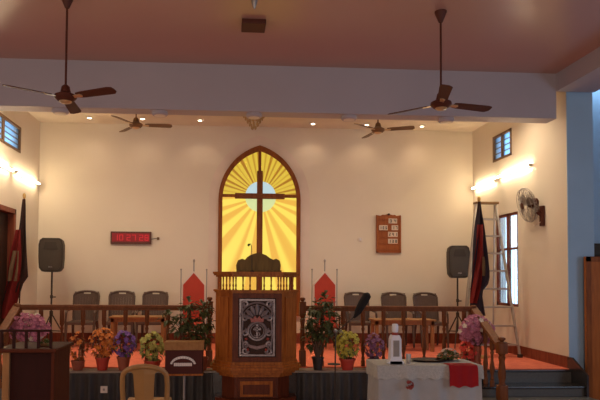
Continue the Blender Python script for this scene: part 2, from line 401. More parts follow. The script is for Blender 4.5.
# ------------------------------------------------------------------ lamps
def tube_light(y0, y1, z, x, side, label):
    t = thing('tube_light', label, 'light', (x, (y0 + y1) / 2, z)); L = (y1 - y0) / 2; s = side
    MB().bb(min(0, s * .035), max(0, s * .035), -L, L, -.016, .016, .003).build('batten', 'lampring', t)
    for e in (-1, 1): MB().bb(min(s * .03, s * .085), max(s * .03, s * .085), e * L - .02, e * L + .02, -.02, .02).build('end_cap', 'steel', t)
    MB().tube([(s * .06, -L + .02, 0), (s * .06, L - .02, 0)], .016, 10).build('tube', 'tube', t, smooth=True)
T1 = lambda px, X_: wy(px, X_)
tube_light(T1(498, XR), T1(475.5, XR), atx(488, 184, XR).z, XR, -1, 'glowing tube light on the right wall nearest the back corner')
tube_light(T1(534, XR), T1(501, XR), atx(520, 170, XR).z, XR, -1, 'glowing tube light on the right wall above the wall fan')
tube_light(T1(11.5, XL), 12.42, atx(25, 178, XL).z, XL, 1, 'glowing tube light on the left wall nearest the back corner')
tube_light(9.45, T1(8, XL), atx(4, 168, XL).z, XL, 1, 'glowing tube light on the left wall cut by the photo edge')
names = ['leftmost', 'second', 'third', 'fourth', 'fifth', 'rightmost']
for i, (px, py) in enumerate([(89.5, 118), (142.5, 119), (200, 120.5), (313, 124), (366.5, 125), (422, 126.5)]):
    p = atz(px, py, CH - .01)
    t = thing('downlight', f'{names[i]} of the six small lit downlights in the chancel ceiling' if i in (0, 5) else f'{names[i]} small lit chancel ceiling downlight counting from the left', 'light', (p.x, p.y, CH), group='chancel ceiling downlights')
    MB().lathe([(.075, -.012), (.075, 0), (.05, 0), (.05, -.012)], n=20).build('ring', 'lampring', t, smooth=True)
    MB().lathe([(.001, -.022), (.03, -.018), (.045, -.008), (.045, -.002)], n=16).build('bulb', 'down', t, smooth=True)
    ld = bpy.data.lights.new('downlight_beam', 'SPOT'); ld.energy = 3.5; ld.color = (1, .72, .46); ld.spot_size = R(120); ld.spot_blend = .8; ld.shadow_soft_size = .05
    lo = bpy.data.objects.new('downlight_beam', ld); COL.objects.link(lo); lo.location = (p.x, p.y, CH - .05)
for xx in (-2.9, -1.2, .5, 2.2, 3.9, 4.6, -3.3):  # unseen fill spots added behind the beam to brighten carpet and side wall
    ld = bpy.data.lights.new('chancel_fill_spot', 'SPOT'); ld.energy = 36; ld.color = (1, .80, .56); ld.spot_size = R(155); ld.spot_blend = 1.0; ld.shadow_soft_size = .12
    lo = bpy.data.objects.new('chancel_fill_spot', ld); COL.objects.link(lo); lo.location = (xx, 10.0, CH - .06)
bl = ['leftmost round lamp under the beam, behind the left ceiling fan', 'round lamp under the beam, second from the left', None, 'round lamp under the beam above the small right chancel fan', 'rightmost round lamp under the beam, behind the right ceiling fan']
for i, px in enumerate([60.5, 160, 254, 349, 446]):
    p = at(px, 108, 9.08)
    t = thing('beam_lamp', bl[i] or 'round lamp under the beam, directly above the little chandelier', 'light', (p.x, 9.08, 4.235), group='unlit round lamps under the beam')
    MB().lathe([(.10, -.05), (.115, -.045), (.12, 0), (.001, 0)][::-1] if False else [(.001, -.055), (.105, -.055), (.12, -.04), (.12, 0)], n=24).build('housing', 'beam', t, smooth=True)
    MB().lathe([(.001, -.06), (.085, -.058), (.085, -.05)], n=20).build('lens', 'lampring', t, smooth=True)
# chandelier under the beam centre
p = at(254, 113, 9.6); 
ch = thing('crystal_chandelier', 'small amber crystal chandelier hanging behind the centre of the beam', 'chandelier', (p.x, 9.6, CH))
zt0 = at(254, 111, 9.6).z - CH; zb0 = at(254, 131, 9.6).z - CH
MB().tube([(0, 0, 0), (0, 0, zt0)], .008).lathe([(.001, -.03), (.05, -.025), (.06, 0)]).build('rod', 'brass', ch)
MB().lathe([(.17, zt0 - .035), (.19, zt0 - .02), (.17, zt0), (.01, zt0 + .01)], n=20).build('crown_ring', 'brass', ch, smooth=True)
mb = MB()
for k, (rr, nn) in enumerate(((.175, 16), (.14, 14), (.105, 11), (.07, 8), (.035, 5))):
    for j in range(nn):
        a = 2 * math.pi * j / nn + k * .2; z = zt0 - .05 - k * (zt0 - zb0 - .07) / 5
        mb.sphere((rr * math.cos(a), rr * math.sin(a), z - .02), .016, (1, 1, 2.0), 6, 4)
mb.build('crystal_drop', 'crystal', ch)

# ------------------------------------------------------------------ ceiling fans
def ceiling_fan(pc, ph, yd, rb, angs, body, blade, label, trim='fangold', tilt=0, slim=False, rodlen=None):
    hub = at(*ph, yd)
    t = thing('ceiling_fan', label, 'fan', (hub.x, yd, CH)); hz = hub.z - CH
    if slim:
        MB().lathe([(.03, hz - .02), (.075, hz - .01), (.10, hz + .05), (.095, hz + .10), (.10, hz + .22), (.11, hz + .26), (.02, hz + .27)], n=20).build('motor_housing', body, t, smooth=True)
    else:
        MB().lathe([(.02, hz - .055), (.09, hz - .045), (.125, hz - .01), (.12, hz + .02), (.06, hz + .05), (.045, hz + .12), (.02, hz + .14)], n=20).build('motor_housing', body, t, smooth=True)
    MB().lathe([(.001, hz - .075), (.05, hz - .07), (.07, hz - .05), (.02, hz - .04)], n=16).build('hub_cap', trim, t, smooth=True)
    MB().tube([(0, 0, -.02), (0, 0, hz + .1)], .013).build('down_rod', body, t, smooth=True)
    MB().lathe([(.025, -.13), (.05, -.07), (.07, -.02), (.072, 0)], n=16).build('canopy', body, t, smooth=True)
    for a in angs:
        mt = Matrix.Rotation(R(a), 4, 'Z') @ Matrix.Rotation(R(tilt), 4, 'Y') @ Matrix.Rotation(R(-13), 4, 'X')
        mt = Matrix.Translation((0, 0, hz)) @ mt
        mb = MB(); mb.prism([(.17, -.05), (.24, -.062), (rb - .06, -.075), (rb - .01, -.06), (rb, -.02), (rb, .03), (rb - .04, .065), (.24, .058), (.17, .045)], -.004, .006, 'z', mt)
        b = mb.build('blade', blade, t)
        mb = MB(); mb.prism([(.07, -.02), (.22, -.03), (.24, 0), (.22, .03), (.07, .02)], -.012, -.003, 'z', mt); mb.build('blade_bracket', trim, b)
ceiling_fan(None, (65.5, 97), 6.9, .68, [-26, -146, 94], 'fanbrown', 'fanbrown', 'large brown ceiling fan hanging at upper left in front of the beam', tilt=0)
ceiling_fan(None, (441, 104), 6.95, .70, [15, 135, 255], 'fanbrown', 'fanbrown', 'large brown ceiling fan hanging at upper right in front of the beam')
ceiling_fan(None, (136, 125), 11.1, .66, [3, 123, 243], 'fantan', 'fantan', 'small tan ceiling fan inside the chancel, left of the pointed window')
ceiling_fan(None, (378, 130), 10.9, .66, [-20, -140, 100], 'fantan', 'fantan', 'small tan ceiling fan inside the chancel, right of the pointed window')
# ceiling box and hook
p = atz(253.5, 24, CH)
b = MB().bb(p.x - .15, p.x + .15, p.y - .16, p.y + .13, CH - .06, CH, .01).build('ceiling_box', 'fanbrown'); tag(b, 'flat dark brown box fixed to the hall ceiling above the pulpit', 'box')
p = atz(254.5, -14, CH); q = at(254.5, 9, p.y)
hk = thing('ceiling_hook', 'short grey ceiling fitting hanging at the top edge of the photo', 'fitting', (p.x, p.y, CH))
MB().lathe([(.006, q.z - CH), (.02, q.z - CH + .03), (.035, q.z - CH + .09), (.045, -.01), (.05, 0)]).build('stem', 'steel', hk, smooth=True)

# ------------------------------------------------------------------ wall things
a = at(111, 231.5, YB); b2 = at(151.5, 244.5, YB)
w = b2.x - a.x; h = a.z - b2.z
ck = thing('digital_clock', 'long red LED display clock in a dark frame on back wall', 'clock', ((a.x + b2.x) / 2, YB, b2.z))
MB().bb(-w / 2, w / 2, -.05, 0, 0, h, .008).build('case', 'blackled', ck)
MB().bb(-w / 2 + .035, w / 2 - .035, -.055, -.045, .05, h - .035).build('display', 'led', ck)
SEG = {'0': 'abcdef', '1': 'bc', '2': 'abged', '3': 'abgcd', '4': 'fgbc', '5': 'afgcd', '6': 'afgedc', '7': 'abc', '8': 'abcdefg', '9': 'abfgcd'}
def digit(mb, ch2, x, z, w2, h2, t, y):
    for sgm in SEG[ch2]:
        r = {'a': (x, x + w2, z + h2 - t, z + h2), 'd': (x, x + w2, z, z + t), 'g': (x, x + w2, z + h2 / 2 - t / 2, z + h2 / 2 + t / 2), 'f': (x, x + t, z + h2 / 2, z + h2), 'b': (x + w2 - t, x + w2, z + h2 / 2, z + h2), 'e': (x, x + t, z, z + h2 / 2), 'c': (x + w2 - t, x + w2, z, z + h2 / 2)}[sgm]
        mb.bb(r[0], r[1], y - .003, y, r[2], r[3])
for k, ch2 in enumerate('102728'):
    mb = MB(); digit(mb, ch2, -w / 2 + .07 + (k // 2) * .26 + (k % 2) * .11, .075, .08, h - .14, .016, -.055); mb.build('digit', 'leddigit', ck)
mb = MB(); c0 = at(158, 238.5, YB)
mb.tube([(w / 2 - .01, -.02, h * .4), (w / 2 + .07, -.012, h * .48), (c0.x - ck.location.x, -.012, c0.z - b2.z)], .006, 6); mb.build('cable', 'black', ck)
sk = MB().bb(c0.x - .02, c0.x + .03, YB - .03, YB, c0.z - .03, c0.z + .025, .005).build('wall_socket', 'fantan'); tag(sk, 'tiny brown socket at the end of the clock cable', 'socket')
p = at(360, 239.5, YB)
sk = thing('wall_switch', 'small pale switch on back wall left of the number board', 'switch', (p.x, YB, p.z))
MB().box((0, -.01, 0), (.10, .02, .085), .006).build('plate', 'socket', sk); MB().box((.0, -.024, 0), (.03, .01, .04), .003).build('rocker', 'white', sk)
# hymn board
a = at(376, 215, YB); b2 = at(400.5, 253, YB); w = b2.x - a.x; h = a.z - b2.z
hb = thing('hymn_board', 'brown wooden hymn number board with pale cards on back wall', 'board', ((a.x + b2.x) / 2, YB, b2.z))
pts = [(-w / 2, 0), (w / 2, 0), (w / 2, h - .02)]
for k in range(13):
    u = w / 2 - w * k / 12; pts.append((u, h - .01 + .035 * math.exp(-(u / .09) ** 2) + .012 * math.cos(u * 50)))
pts.append((-w / 2, h - .02))
MB().prism(pts, -.035, 0, 'y').build('back_board', 'board', hb)
mb = MB()
for k in range(6): mb.bb(-w / 2 + .03, w / 2 - .03, -.05, -.03, .07 + k * (h - .16) / 5 - .008, .07 + k * (h - .16) / 5 + .008)
mb.bb(-w / 2, -w / 2 + .03, -.05, -.03, 0, h - .02); mb.bb(w / 2 - .03, w / 2, -.05, -.03, 0, h - .02); mb.bb(-w / 2, w / 2, -.05, -.03, 0, .03)
mb.build('rack_rail', 'board', hb)
MB().lathe([(.001, -.02), (.022, -.015), (.022, .015), (.001, .02)], (0, 0, 0), 12, Matrix.Translation((0, -.045, h + .012)) @ Matrix.Rotation(R(90), 4, 'X')).build('knob', 'dark', hb)
rows = [(221.0, (388.5, 397), '34'), (227.8, (379, 387.5), '106'), (227.8, (391.5, 398), '17'), (234.4, (388, 397.5), '241'), (241.3, (388, 397.5), '138')]
for py, (xa, xb), txt in rows:
    p0 = at(xa, py + 2.4, YB - .04); p1 = at(xb, py - 2.4, YB - .04); ox = hb.location.x; oz = hb.location.z
    c = MB().bb(p0.x - ox, p1.x - ox, -.052, -.038, p0.z - oz, p1.z - oz, .002).build('number_card', 'card', hb)
    mb = MB(); n = len(txt); cw = (p1.x - p0.x) / n
    for i, chh in enumerate(txt): digit(mb, chh, p0.x - ox + cw * i + cw * .25, p0.z - oz + .02, cw * .5, (p1.z - p0.z) - .04, .011, -.0525)
    mb.build('numeral', 'ink', c)
# wall fan
p = atx(543.5, 213, XR)
wf = thing('wall_fan', 'round caged fan mounted on the right wall below the tube lights', 'fan', (XR, p.y, p.z))
MB().bb(-.05, 0, -.05, .05, -.22, .12, .01).build('wall_bracket', 'fanbrown', wf)
hc = at(527, 205, 9.98) - wf.location
n = Vector((-.95, .10, -.25)).normalized(); q = n.to_track_quat('Z', 'Y').to_matrix().to_4x4()
MT = Matrix.Translation(hc) @ q
MB().tube([(-.03, 0, -.05), (-.10, 0, .0), hc - n * .16 + Vector((0, 0, -.06))], .025, 8).build('arm', 'fanbrown', wf)
MB().lathe([(.03, -.20), (.08, -.18), (.085, -.08), (.06, -.03)], n=16, m=MT).build('motor', 'fanbrown', wf, smooth=True)
RF = .30; mb = MB()
def circ(z, r): return [MT @ Vector((r * math.cos(i * R(12)), r * math.sin(i * R(12)), z)) for i in range(31)]
for z, r in ((0, RF), (.05, RF * .93), (-.05, RF * .93), (.07, RF * .6), (-.07, RF * .6)): mb.tube(circ(z, r), .008 if r == RF else .004, 6)
for i in range(24):
    a = i * R(15)
    mb.tube([MT @ Vector((math.cos(a) * rr, math.sin(a) * rr, zz)) for rr, zz in ((.06, .085), (RF * .6, .07), (RF * .93, .05), (RF, 0), (RF * .93, -.05), (RF * .6, -.07), (.06, -.08))], .0035, 5)
mb.build('cage', 'steel', wf)
MB().lathe([(.001, .095), (.06, .09), (.065, .08)], n=16, m=MT).build('cage_badge', 'fanbrown', wf)
for k in range(3):
    m2 = MT @ Matrix.Rotation(R(120 * k + 20), 4, 'Z') @ Matrix.Rotation(R(25), 4, 'X')
    MB().prism([(.03, -.03), (.12, -.075), (.22, -.09), (.255, -.02), (.24, .06), (.12, .06), (.03, .03)], -.003, .003, 'z', m2).build('blade', 'steel', wf)
mb = MB(); mb.tube([hc - n * .12 + Vector((0, 0, -.08)), hc + Vector((.06, -.02, -.24)), hc + Vector((.02, -.05, -.34)), hc + Vector((.10, -.05, -.36)), (-.05, 0, -.15)], .005, 6); mb.build('cord', 'socket', wf)

# ------------------------------------------------------------------ high-back plastic chairs
def plastic_chair(name, label, m, loc, H=1.10, W=.55, SH=.50, rz=0, group=None, slots=True, cat='chair'):
    t = thing(name, label, cat, loc, rz, group)           # faces -Y
    w = W / 2
    mb = MB()
    mb.prism([(-w + .02, -.24), (w - .02, -.24), (w - .05, .18), (-w + .05, .18)], SH - .03, SH, 'z'); mb.bb(-w + .03, w - .03, -.25, -.23, SH - .06, SH - .005, .008)
    mb.build('seat', m, t)
    def bp(u, z): return Vector((u, .18 + (z - SH) * .22 - .0 + .05 * (1 - (u / w) ** 2), z))
    # back: frame + slats
    def halfw(z):
        f = (z - SH) / (H - SH); return w * (.86 + .06 * f) if f < .82 else w * (.91 * math.sqrt(max(0, 1 - ((f - .82) / .22) ** 2 * .45)))
    top = []
    for k in range(13):
        u = -w * .86 + 2 * w * .86 * k / 12; zt = H - .05 * abs(u / (w * .86)) ** 3 - (0)
        top.append(bp(u, zt - .025))
    pts = [bp(-w * .84, SH - .02), bp(-w * .88, SH + (H - SH) * .5), bp(-w * .9, H - .12)] + top + [bp(w * .9, H - .12), bp(w * .88, SH + (H - SH) * .5), bp(w * .84, SH - .02)]
    mb = MB().tube(pts, .022, 8)
    n = 15
    if slots:
        zlo, zhi = SH + .04, H - .14
        def slab(z0, z1, u0, u1, nu):
            for k in range(nu):
                a0 = u0 + (u1 - u0) * k / nu; a1 = u0 + (u1 - u0) * (k + 1) / nu; d = Vector((0, .014, 0))
                q4 = [bp(a0, z0), bp(a1, z0), bp(a1, z1), bp(a0, z1)]
                v = [mb.b.verts.new(x) for x in q4] + [mb.b.verts.new(x + d) for x in q4]
                for fidx in ((0, 1, 2, 3), (7, 6, 5, 4), (0, 4, 5, 1), (1, 5, 6, 2), (2, 6, 7, 3), (3, 7, 4, 0)): mb.b.faces.new([v[i] for i in fidx])
        # top band with carrying hole
        slab(zhi, H - .03, -w * .88, -.07, 5); slab(zhi, H - .03, .07, w * .88, 5); slab(zhi, H - .075, -.07, .07, 3)
        slab(SH, zlo, -w * .84, w * .84, 8)
        for k in range(9):
            u = -w * .76 + 2 * w * .76 * k / 8; slab(zlo, zhi, u - .025, u + .025, 1)
    mb.build('backrest', m, t, smooth=True)
    for s in (-1, 1):
        MB().tube([bp(s * w * .9, SH + .26), (s * (w - .01), .05, SH + .22), (s * (w), -.15, SH + .21), (s * (w - .01), -.23, SH + .17), (s * (w), -.23, SH - .02)], [.02, .022, .026, .022, .02], 8).build('armrest', m, t, smooth=True)
        MB().tube([(s * (w - .01), -.21, SH), (s * (w - .01), -.27, .006)], [.030, .020], 8).build('leg', m, t, smooth=True)
        MB().tube([(s * (w - .04), .18, SH), (s * (w - .02), .28, .006)], [.030, .020], 8).build('leg', m, t, smooth=True)
    return t
YC = 12.0
lab = ['brown plastic armchair by the back wall, nearest the left loudspeaker', 'brown plastic armchair by the back wall, middle of the left three', 'brown plastic armchair by the back wall, nearest the left red chair',
       'brown plastic armchair by the back wall, nearest the right red chair', 'brown plastic armchair by the back wall, middle of the right three', 'brown plastic armchair by the back wall, nearest the right loudspeaker']
c0 = None
for i, px in enumerate([85.5, 122, 154, 358, 394.5, 427]):
    p = at(px, 300, YC + .2); loc = (p.x, YC, PL + .012)
    if c0 is None: c0 = plastic_chair('plastic_chair', lab[0], 'chairbrown', loc, group='brown chairs along the back wall')
    else: dup(c0, loc, (.0, .05, -.06, .04, -.03, .02)[i], lab[i])
# tan chair in the foreground, seen from behind
p = at(145, 365, 6.15)
def tan_chair(loc, H):
    t = thing('plastic_chair', 'tan plastic chair with arched open back in front of platform', 'chair', loc, math.pi)
    w = .225; SH = .43
    def bp(u, z): return Vector((u, .2 + (z - SH) * .2 + .06 * (1 - (u / w) ** 2), z))
    arc = [bp(-w * .97, SH), bp(-w, SH + .2), bp(-w * .98, H - .12)] + [bp(w * .98 * -math.cos(k * math.pi / 12), H - .12 + .12 * math.sin(k * math.pi / 12)) for k in range(1, 12)] + [bp(w * .98, H - .12), bp(w, SH + .2), bp(w * .97, SH)]
    mb = MB().tube(arc, .026, 10)
    # centre splat wide at top, narrowing at sides (leaf-shaped openings)
    rows2 = []
    for k in range(9):
        z = SH + (H - .03 - SH) * k / 8; f = k / 8; hw = .088 + .02 * f + (.06 if f > .95 else 0)
        rows2.append([bp(-hw, z), bp(0, z), bp(hw, z)])
    for r0, r1 in zip(rows2, rows2[1:]):
        for i in (0, 1):
            q4 = [r0[i], r0[i + 1], r1[i + 1], r1[i]]; d = Vector((0, .012, 0)); v = [mb.b.verts.new(x) for x in q4] + [mb.b.verts.new(x + d) for x in q4]
            for fi in ((0, 1, 2, 3), (7, 6, 5, 4), (0, 4, 5, 1), (1, 5, 6, 2), (2, 6, 7, 3), (3, 7, 4, 0)): mb.b.faces.new([v[i2] for i2 in fi])
    mb.build('backrest', 'chairtan', t, smooth=True)
    MB().prism([(-w, -.22), (w, -.22), (w - .01, .22), (-w + .01, .22)], SH - .03, SH, 'z').build('seat', 'chairtan', t)
    for s in (-1, 1):
        MB().tube([(s * (w - .02), -.2, SH - .01), (s * (w + .02), -.25, FZ + .004)], [.028, .018], 8).build('leg', 'chairtan', t, smooth=True)
        MB().tube([(s * (w - .02), .22, SH + .02), (s * (w + .02), .28, FZ + .004)], [.028, .018], 8).build('leg', 'chairtan', t, smooth=True)
tan_chair((p.x, 6.40, 0), p.z + .0)

# red pointed high-back chairs
def red_chair(px, label):
    yd = 11.6; p = at(px, 300, yd); t = thing('high_back_chair', label, 'chair', (p.x, yd, PL + .012), group='red pointed chairs beside the pulpit')
    zs = at(px, 285, yd).z - PL - .012; za = at(px, 272.5, yd).z - PL - .012; w = .205
    MB().ringprism([(-w - .025, .40), (w + .025, .40), (w + .025, zs + .01), (0, za + .03), (-w - .025, zs + .01)], [(-w, .42), (w, .42), (w, zs), (0, za - .005), (-w, zs)], .20, .25).build('back_frame', 'socket', t)
    MB().prism([(-w, .42), (w, .42), (w, zs), (0, za - .005), (-w, zs)], .185, .24, 'y').build('back_cushion', 'redfabric', t)
    MB().bb(-w - .02, w + .02, -.25, .2, .36, .42, .01).build('seat_frame', 'dark', t)
    MB().bb(-w, w, -.26, .18, .42, .50, .025).build('seat_cushion', 'redfabric', t)
    for s in (-1, 1):
        for y in (-.22, .22): MB().bb(s * w - .025, s * w + .025, y - .025, y + .025, 0, .37, .004).build('leg', 'dark', t)
        MB().tube([(s * w * 1.0, .2, .64), (s * (w + .01), -.1, .66), (s * (w + .01), -.24, .62)], .022).tube([(s * (w + .01), -.22, .63), (s * (w + .01), -.22, .42)], .018).build('armrest', 'dark', t)
        zz = at(px, 270, yd).z - PL
        MB().tube([(s * (w + .045), .24, .1), (s * (w + .045), .24, zz)], .010).sphere((s * (w + .045), .24, zz), .018).build('side_post', 'steel', t)
    zz = at(px, 261, yd).z - PL
    MB().tube([(0, .225, za - .0), (0, .225, zz)], .013).sphere((0, .225, zz), .022, (1, 1, 1.5)).build('finial', 'steel', t)
red_chair(193, 'tall red pointed-back chair standing left of the pulpit')
red_chair(326.5, 'tall red pointed-back chair standing right of the pulpit')

# low tables in front of the chairs
def low_table(xa, xb, py, label, m='tanwood'):
    yd = 11.1; p0 = at(xa, py, yd); p1 = at(xb, py, yd); w = p1.x - p0.x; h = p0.z - PL - .012
    t = thing('low_table', label, 'table', ((p0.x + p1.x) / 2, yd, PL + .012))
    MB().bb(-w / 2, w / 2, -.03, .42, h - .03, h, .006).build('tabletop', m, t)
    MB().bb(-w / 2 + .03, w / 2 - .03, .0, .39, h - .10, h - .03).build('apron', m, t)
    for sx in (-1, 1):
        for y in (.03, .36): MB().bb(sx * (w / 2 - .06) - .03, sx * (w / 2 - .06) + .03, y - .03, y + .03, 0, h - .03, .004).build('leg', m, t)
low_table(109, 166, 316.5, 'narrow tan wooden table before the left brown chairs')
low_table(374, 436, 319.5, 'narrow tan wooden table before the right brown chairs')

# ------------------------------------------------------------------ loudspeakers
def speaker(px, py0, py1, yd, wpx, label, label2, rz, standz=0):
    p0 = at(px, py1, yd); p1 = at(px, py0, yd); h = p1.z - p0.z; w = wpx / F * yd
    s = thing('loudspeaker', label, 'speaker', (p0.x, yd, p0.z), rz)
    pr = [(-w * .47, .08), (-w * .36, .012), (-w * .25, 0), (w * .25, 0), (w * .36, .012), (w * .47, .08), (w * .5, h * .4), (w * .5, h * .8), (w * .45, h - .04), (w * .34, h), (-w * .34, h), (-w * .45, h - .04), (-w * .5, h * .8), (-w * .5, h * .4)]
    MB().prism(pr, -.17, .05, 'y').prism([(x * .75, z * .94 + .02) for x, z in pr], .05, .20, 'y').build('cabinet', 'black', s)
    MB().prism([(x * .86, h * .05 + z * .9) for x, z in pr], -.185, -.17, 'y').build('grille', 'grille', s)
    MB().lathe([(.001, -.01), (w * .34, -.006), (w * .37, .004)], (0, 0, 0), 28, Matrix.Translation((0, -.186, h * .34)) @ Matrix.Rotation(R(90), 4, 'X')).build('woofer', 'grille', s)
    MB().prism([(-w * .3, h * .66), (w * .3, h * .66), (w * .22, h * .88), (-w * .22, h * .88)], -.192, -.185, 'y').build('horn', 'black', s)
    MB().bb(-.035, .035, -.19, -.184, h * .13, h * .17).build('badge', 'alu', s)
    t = thing('speaker_stand', label2, 'stand', (p0.x, yd, PL + .012)); H = p0.z - PL - .012
    MB().tube([(0, 0, .3), (0, 0, H)], .018).build('pole', 'black', t); MB().tube([(0, 0, .62), (0, 0, .70)], .035).build('collar', 'black', t); MB().tube([(0, 0, H * .65), (0, 0, H * .65 + .06)], .03).tube([(.02, 0, H * .66 + .01), (.08, 0, H * .66 + .01)], .012).build('height_clamp', 'black', t)
    for k in range(3):
        a = R(90 + 120 * k + 30); e = (.38 * math.cos(a), .38 * math.sin(a), 0.014)
        lg = MB().tube([(0, 0, .66), e], .013).build('leg', 'black', t)
        MB().tube([(0, 0, .32), (e[0] * .55, e[1] * .55, .31)], .009).build('brace', 'black', lg)
speaker(52, 238.5, 272, 11.9, 23, 'black loudspeaker on a stand in the left back corner', 'black tripod stand carrying the left corner loudspeaker', .1)
speaker(457.5, 246, 278, 11.9, 21, 'black loudspeaker on a stand left of the aluminium ladder', 'black tripod stand carrying the loudspeaker beside the ladder', -.15)

# ------------------------------------------------------------------ flags
def flag(poly, yd, top, foot, label, bands, cat='flag'):
    pt = at(*top, yd); pf = at(*foot, yd); pf.z = PL + .012; 
    t = thing('flag', label, cat, pf)
    d = pt - pf
    MB().tube([(0, 0, .03), d], .013).build('pole', 'dark', t)
    MB().sphere(d, .03, (1, 1, 1.8)).build('finial', 'brass', t)
    MB().lathe([(.17, 0), (.17, .02), (.05, .05), (.03, .14), (.02, .16)]).build('foot', 'brass', t, smooth=True)
    # cloth: rows of (y_px, xleft, xright)
    for nm, m, rows, dy in bands:
        mb = MB(); NU = 14; g = []
        for k in range(len(rows)):
            py, xa, xb = rows[k]; r = []
            for i in range(NU + 1):
                u = i / NU; p = at(xa + (xb - xa) * u, py, yd) - pf
                fold = math.sin(u * 9 + k * .35 + dy * 40) * .045 * min(1, k / 3)
                p.y += dy + fold; r.append(p)
            g.append(r)
        for off in (0,):
            V = [[mb.b.verts.new(p) for p in r] for r in g]
            for k in range(len(V) - 1):
                for i in range(NU): mb.b.faces.new((V[k][i], V[k][i + 1], V[k + 1][i + 1], V[k + 1][i]))
        bmesh.ops.solidify(mb.b, geom=mb.b.faces[:], thickness=.006)
        mb.build(nm, m, t, smooth=True)
def interp(tab, n):
    out = []
    for k in range(n + 1):
        y = tab[0][0] + (tab[-1][0] - tab[0][0]) * k / n
        for a, b2 in zip(tab, tab[1:]):
            if a[0] <= y <= b2[0] + 1e-6:
                f = (y - a[0]) / (b2[0] - a[0]); out.append((y, a[1] + (b2[1] - a[1]) * f, a[2] + (b2[2] - a[2]) * f)); break
    return out
flag(None, 11.0, (24.3, 196), (17, 360), 'dark maroon and red drooping flag on a pole by the left wall', [
    ('border_cloth', 'flagmaroon', interp([(199, 22.5, 25.5), (240, 16.5, 27), (278, 9, 28), (283, 7, 23), (312, 1.5, 13)], 16), 0),
    ('red_cloth', 'flagred', interp([(230, 17, 22), (255, 12, 22), (282, 8, 21), (300, 3.5, 20), (318, 1.0, 17)], 14), -.07),
    ('emblem', 'flagyellow', interp([(251, 15, 21), (268, 11, 21), (281, 10, 19)], 5), -.11)])
flag(None, 10.3, (479, 199), (478.5, 372), 'red and navy drooping flag on a pole before the ladder', [
    ('border_cloth', 'flagnavy', interp([(201, 478, 480.5), (240, 474, 485), (275, 471, 490.5), (283, 470.5, 490), (292, 469.5, 483), (316, 469, 486)], 18), 0),
    ('red_cloth', 'flagred', interp([(225, 475.5, 481.5), (258, 472, 483), (285, 470, 479), (303, 469, 474)], 14), -.07),
    ('emblem', 'flagyellow', interp([(257, 480, 481.7), (266, 479.7, 482), (276, 480, 481.5)], 4), -.11)])

# ------------------------------------------------------------------ ladder
ld = thing('step_ladder', 'tall aluminium A-frame ladder standing against the right wall', 'ladder', (at(493, 355, 10.7).x, 10.7, PL + .012))
yb_, yt_ = 10.55, 11.15; o = ld.location
def LP(px, py, yd): return at(px, py, yd) - o
def onf(px0, px1, t):    # point along the front frame
    yd = yb_ + (yt_ - yb_) * (1 - t)
    return yd
TL, TR = at(476.5, 203, yt_) - o, at(495.5, 204, yt_) - o
BL = atz(461, 357, PL + .012); BL = Vector((BL.x, BL.y, PL + .012)) - o; BR = atz(520, 357.5, PL + .012) - o; BL.y = BR.y
for a, b2 in ((TL, BL), (TR, BR)): 
    mb = MB(); mb.tube([a, b2], .026, 4); mb.build('side_rail', 'ladder', ld)
for k in range(8):
    f = (k + .95) / 8.6; p0 = TL.lerp(BL, f); p1 = TR.lerp(BR, f)
    p1.z = p0.z = (p0.z + p1.z) / 2
    MB().box(((p0.x + p1.x) / 2, (p0.y + p1.y) / 2, p0.z), (p1.x - p0.x, .07, .03)).build('rung', 'ladder', ld)
MB().box(((TL.x + TR.x) / 2, TL.y, TL.z), (TR.x - TL.x + .08, .14, .04), .008).build('top_cap', 'fantan', ld)
for a, b2 in ((TL, BL), (TR, BR)):
    c = Vector((a.x * .62 + b2.x * .38, .62, .016)); MB().tube([a + Vector((0, .05, -.02)), c], .014, 6).build('rear_leg', 'ladder', ld)
for b2 in (BL, BR): MB().box(b2 + Vector((0, 0, .03)), (.07, .07, .06), .008).build('foot', 'black', ld)

# ------------------------------------------------------------------ altar rails
YR = 9.30; ZR = at(250, 305.5, YR).z; RH = ZR - PL
bal_prof = [(.034, 0), (.034, .09), (.022, .11), (.030, .14), (.018, .17), (.033, .27), (.036, .33), (.022, .45), (.017, .55), (.028, .60), (.018, .63), (.034, .66), (.034, RH - .05)]
def newel(parent, x, y, z0, z1, r=.05, m='wood'):
    h = z1 - z0
    MB().bb(x - r, x + r, y - r, y + r, z0, z0 + h * .24, .006).bb(x - r, x + r, y - r, y + r, z0 + h * .74, z0 + h - .09, .006).lathe([(r * .8, h * .24), (r * .6, h * .28), (r * .85, h * .36), (r * .85, h * .44), (r * .6, h * .6), (r * .8, h * .68), (r * .6, h * .70), (r * .9, h * .74)], (x, y, z0), 14).lathe([(r * 1.15, h - .09), (r * 1.15, h - .07), (r * .4, h - .065), (r * .5, h - .055), (r * .85, h - .035), (r * .8, h - .01), (r * .4, h)], (x, y, z0), 14).build('newel_post', m, parent, smooth=True)
proto_b = {}
def baluster(parent, x, y, z0, h):
    k = round(h, 3)
    if k not in proto_b:
        f = h / (RH - .05); o2 = MB().lathe([(r, z * f) for r, z in bal_prof], n=12).build('baluster', 'wood', parent, (x, y, z0), True); proto_b[k] = o2
    else:
        o2 = proto_b[k].copy(); COL.objects.link(o2); o2.parent = parent; o2.location = (x, y, z0)
def altar_rail(xa, xb, xs, label, stair):
    t = thing('altar_rail', label, 'railing', (0, 0, 0))
    MB().bb(xa, xb, YR - .06, YR + .06, ZR - .05, ZR, .012).bb(xa, xb, YR - .04, YR + .04, ZR - .08, ZR - .05, .005).build('handrail', 'wood', t)
    for x in xs: baluster(t, x, YR, PL, RH - .06)
    return t
def X(px): return at(px, 320, YR).x
LA = altar_rail(XS0, X(207), [X(v) for v in (41, 62, 83, 104, 125.5, 147, 168, 189)], 'turned wooden altar railing left of the pulpit', -1)
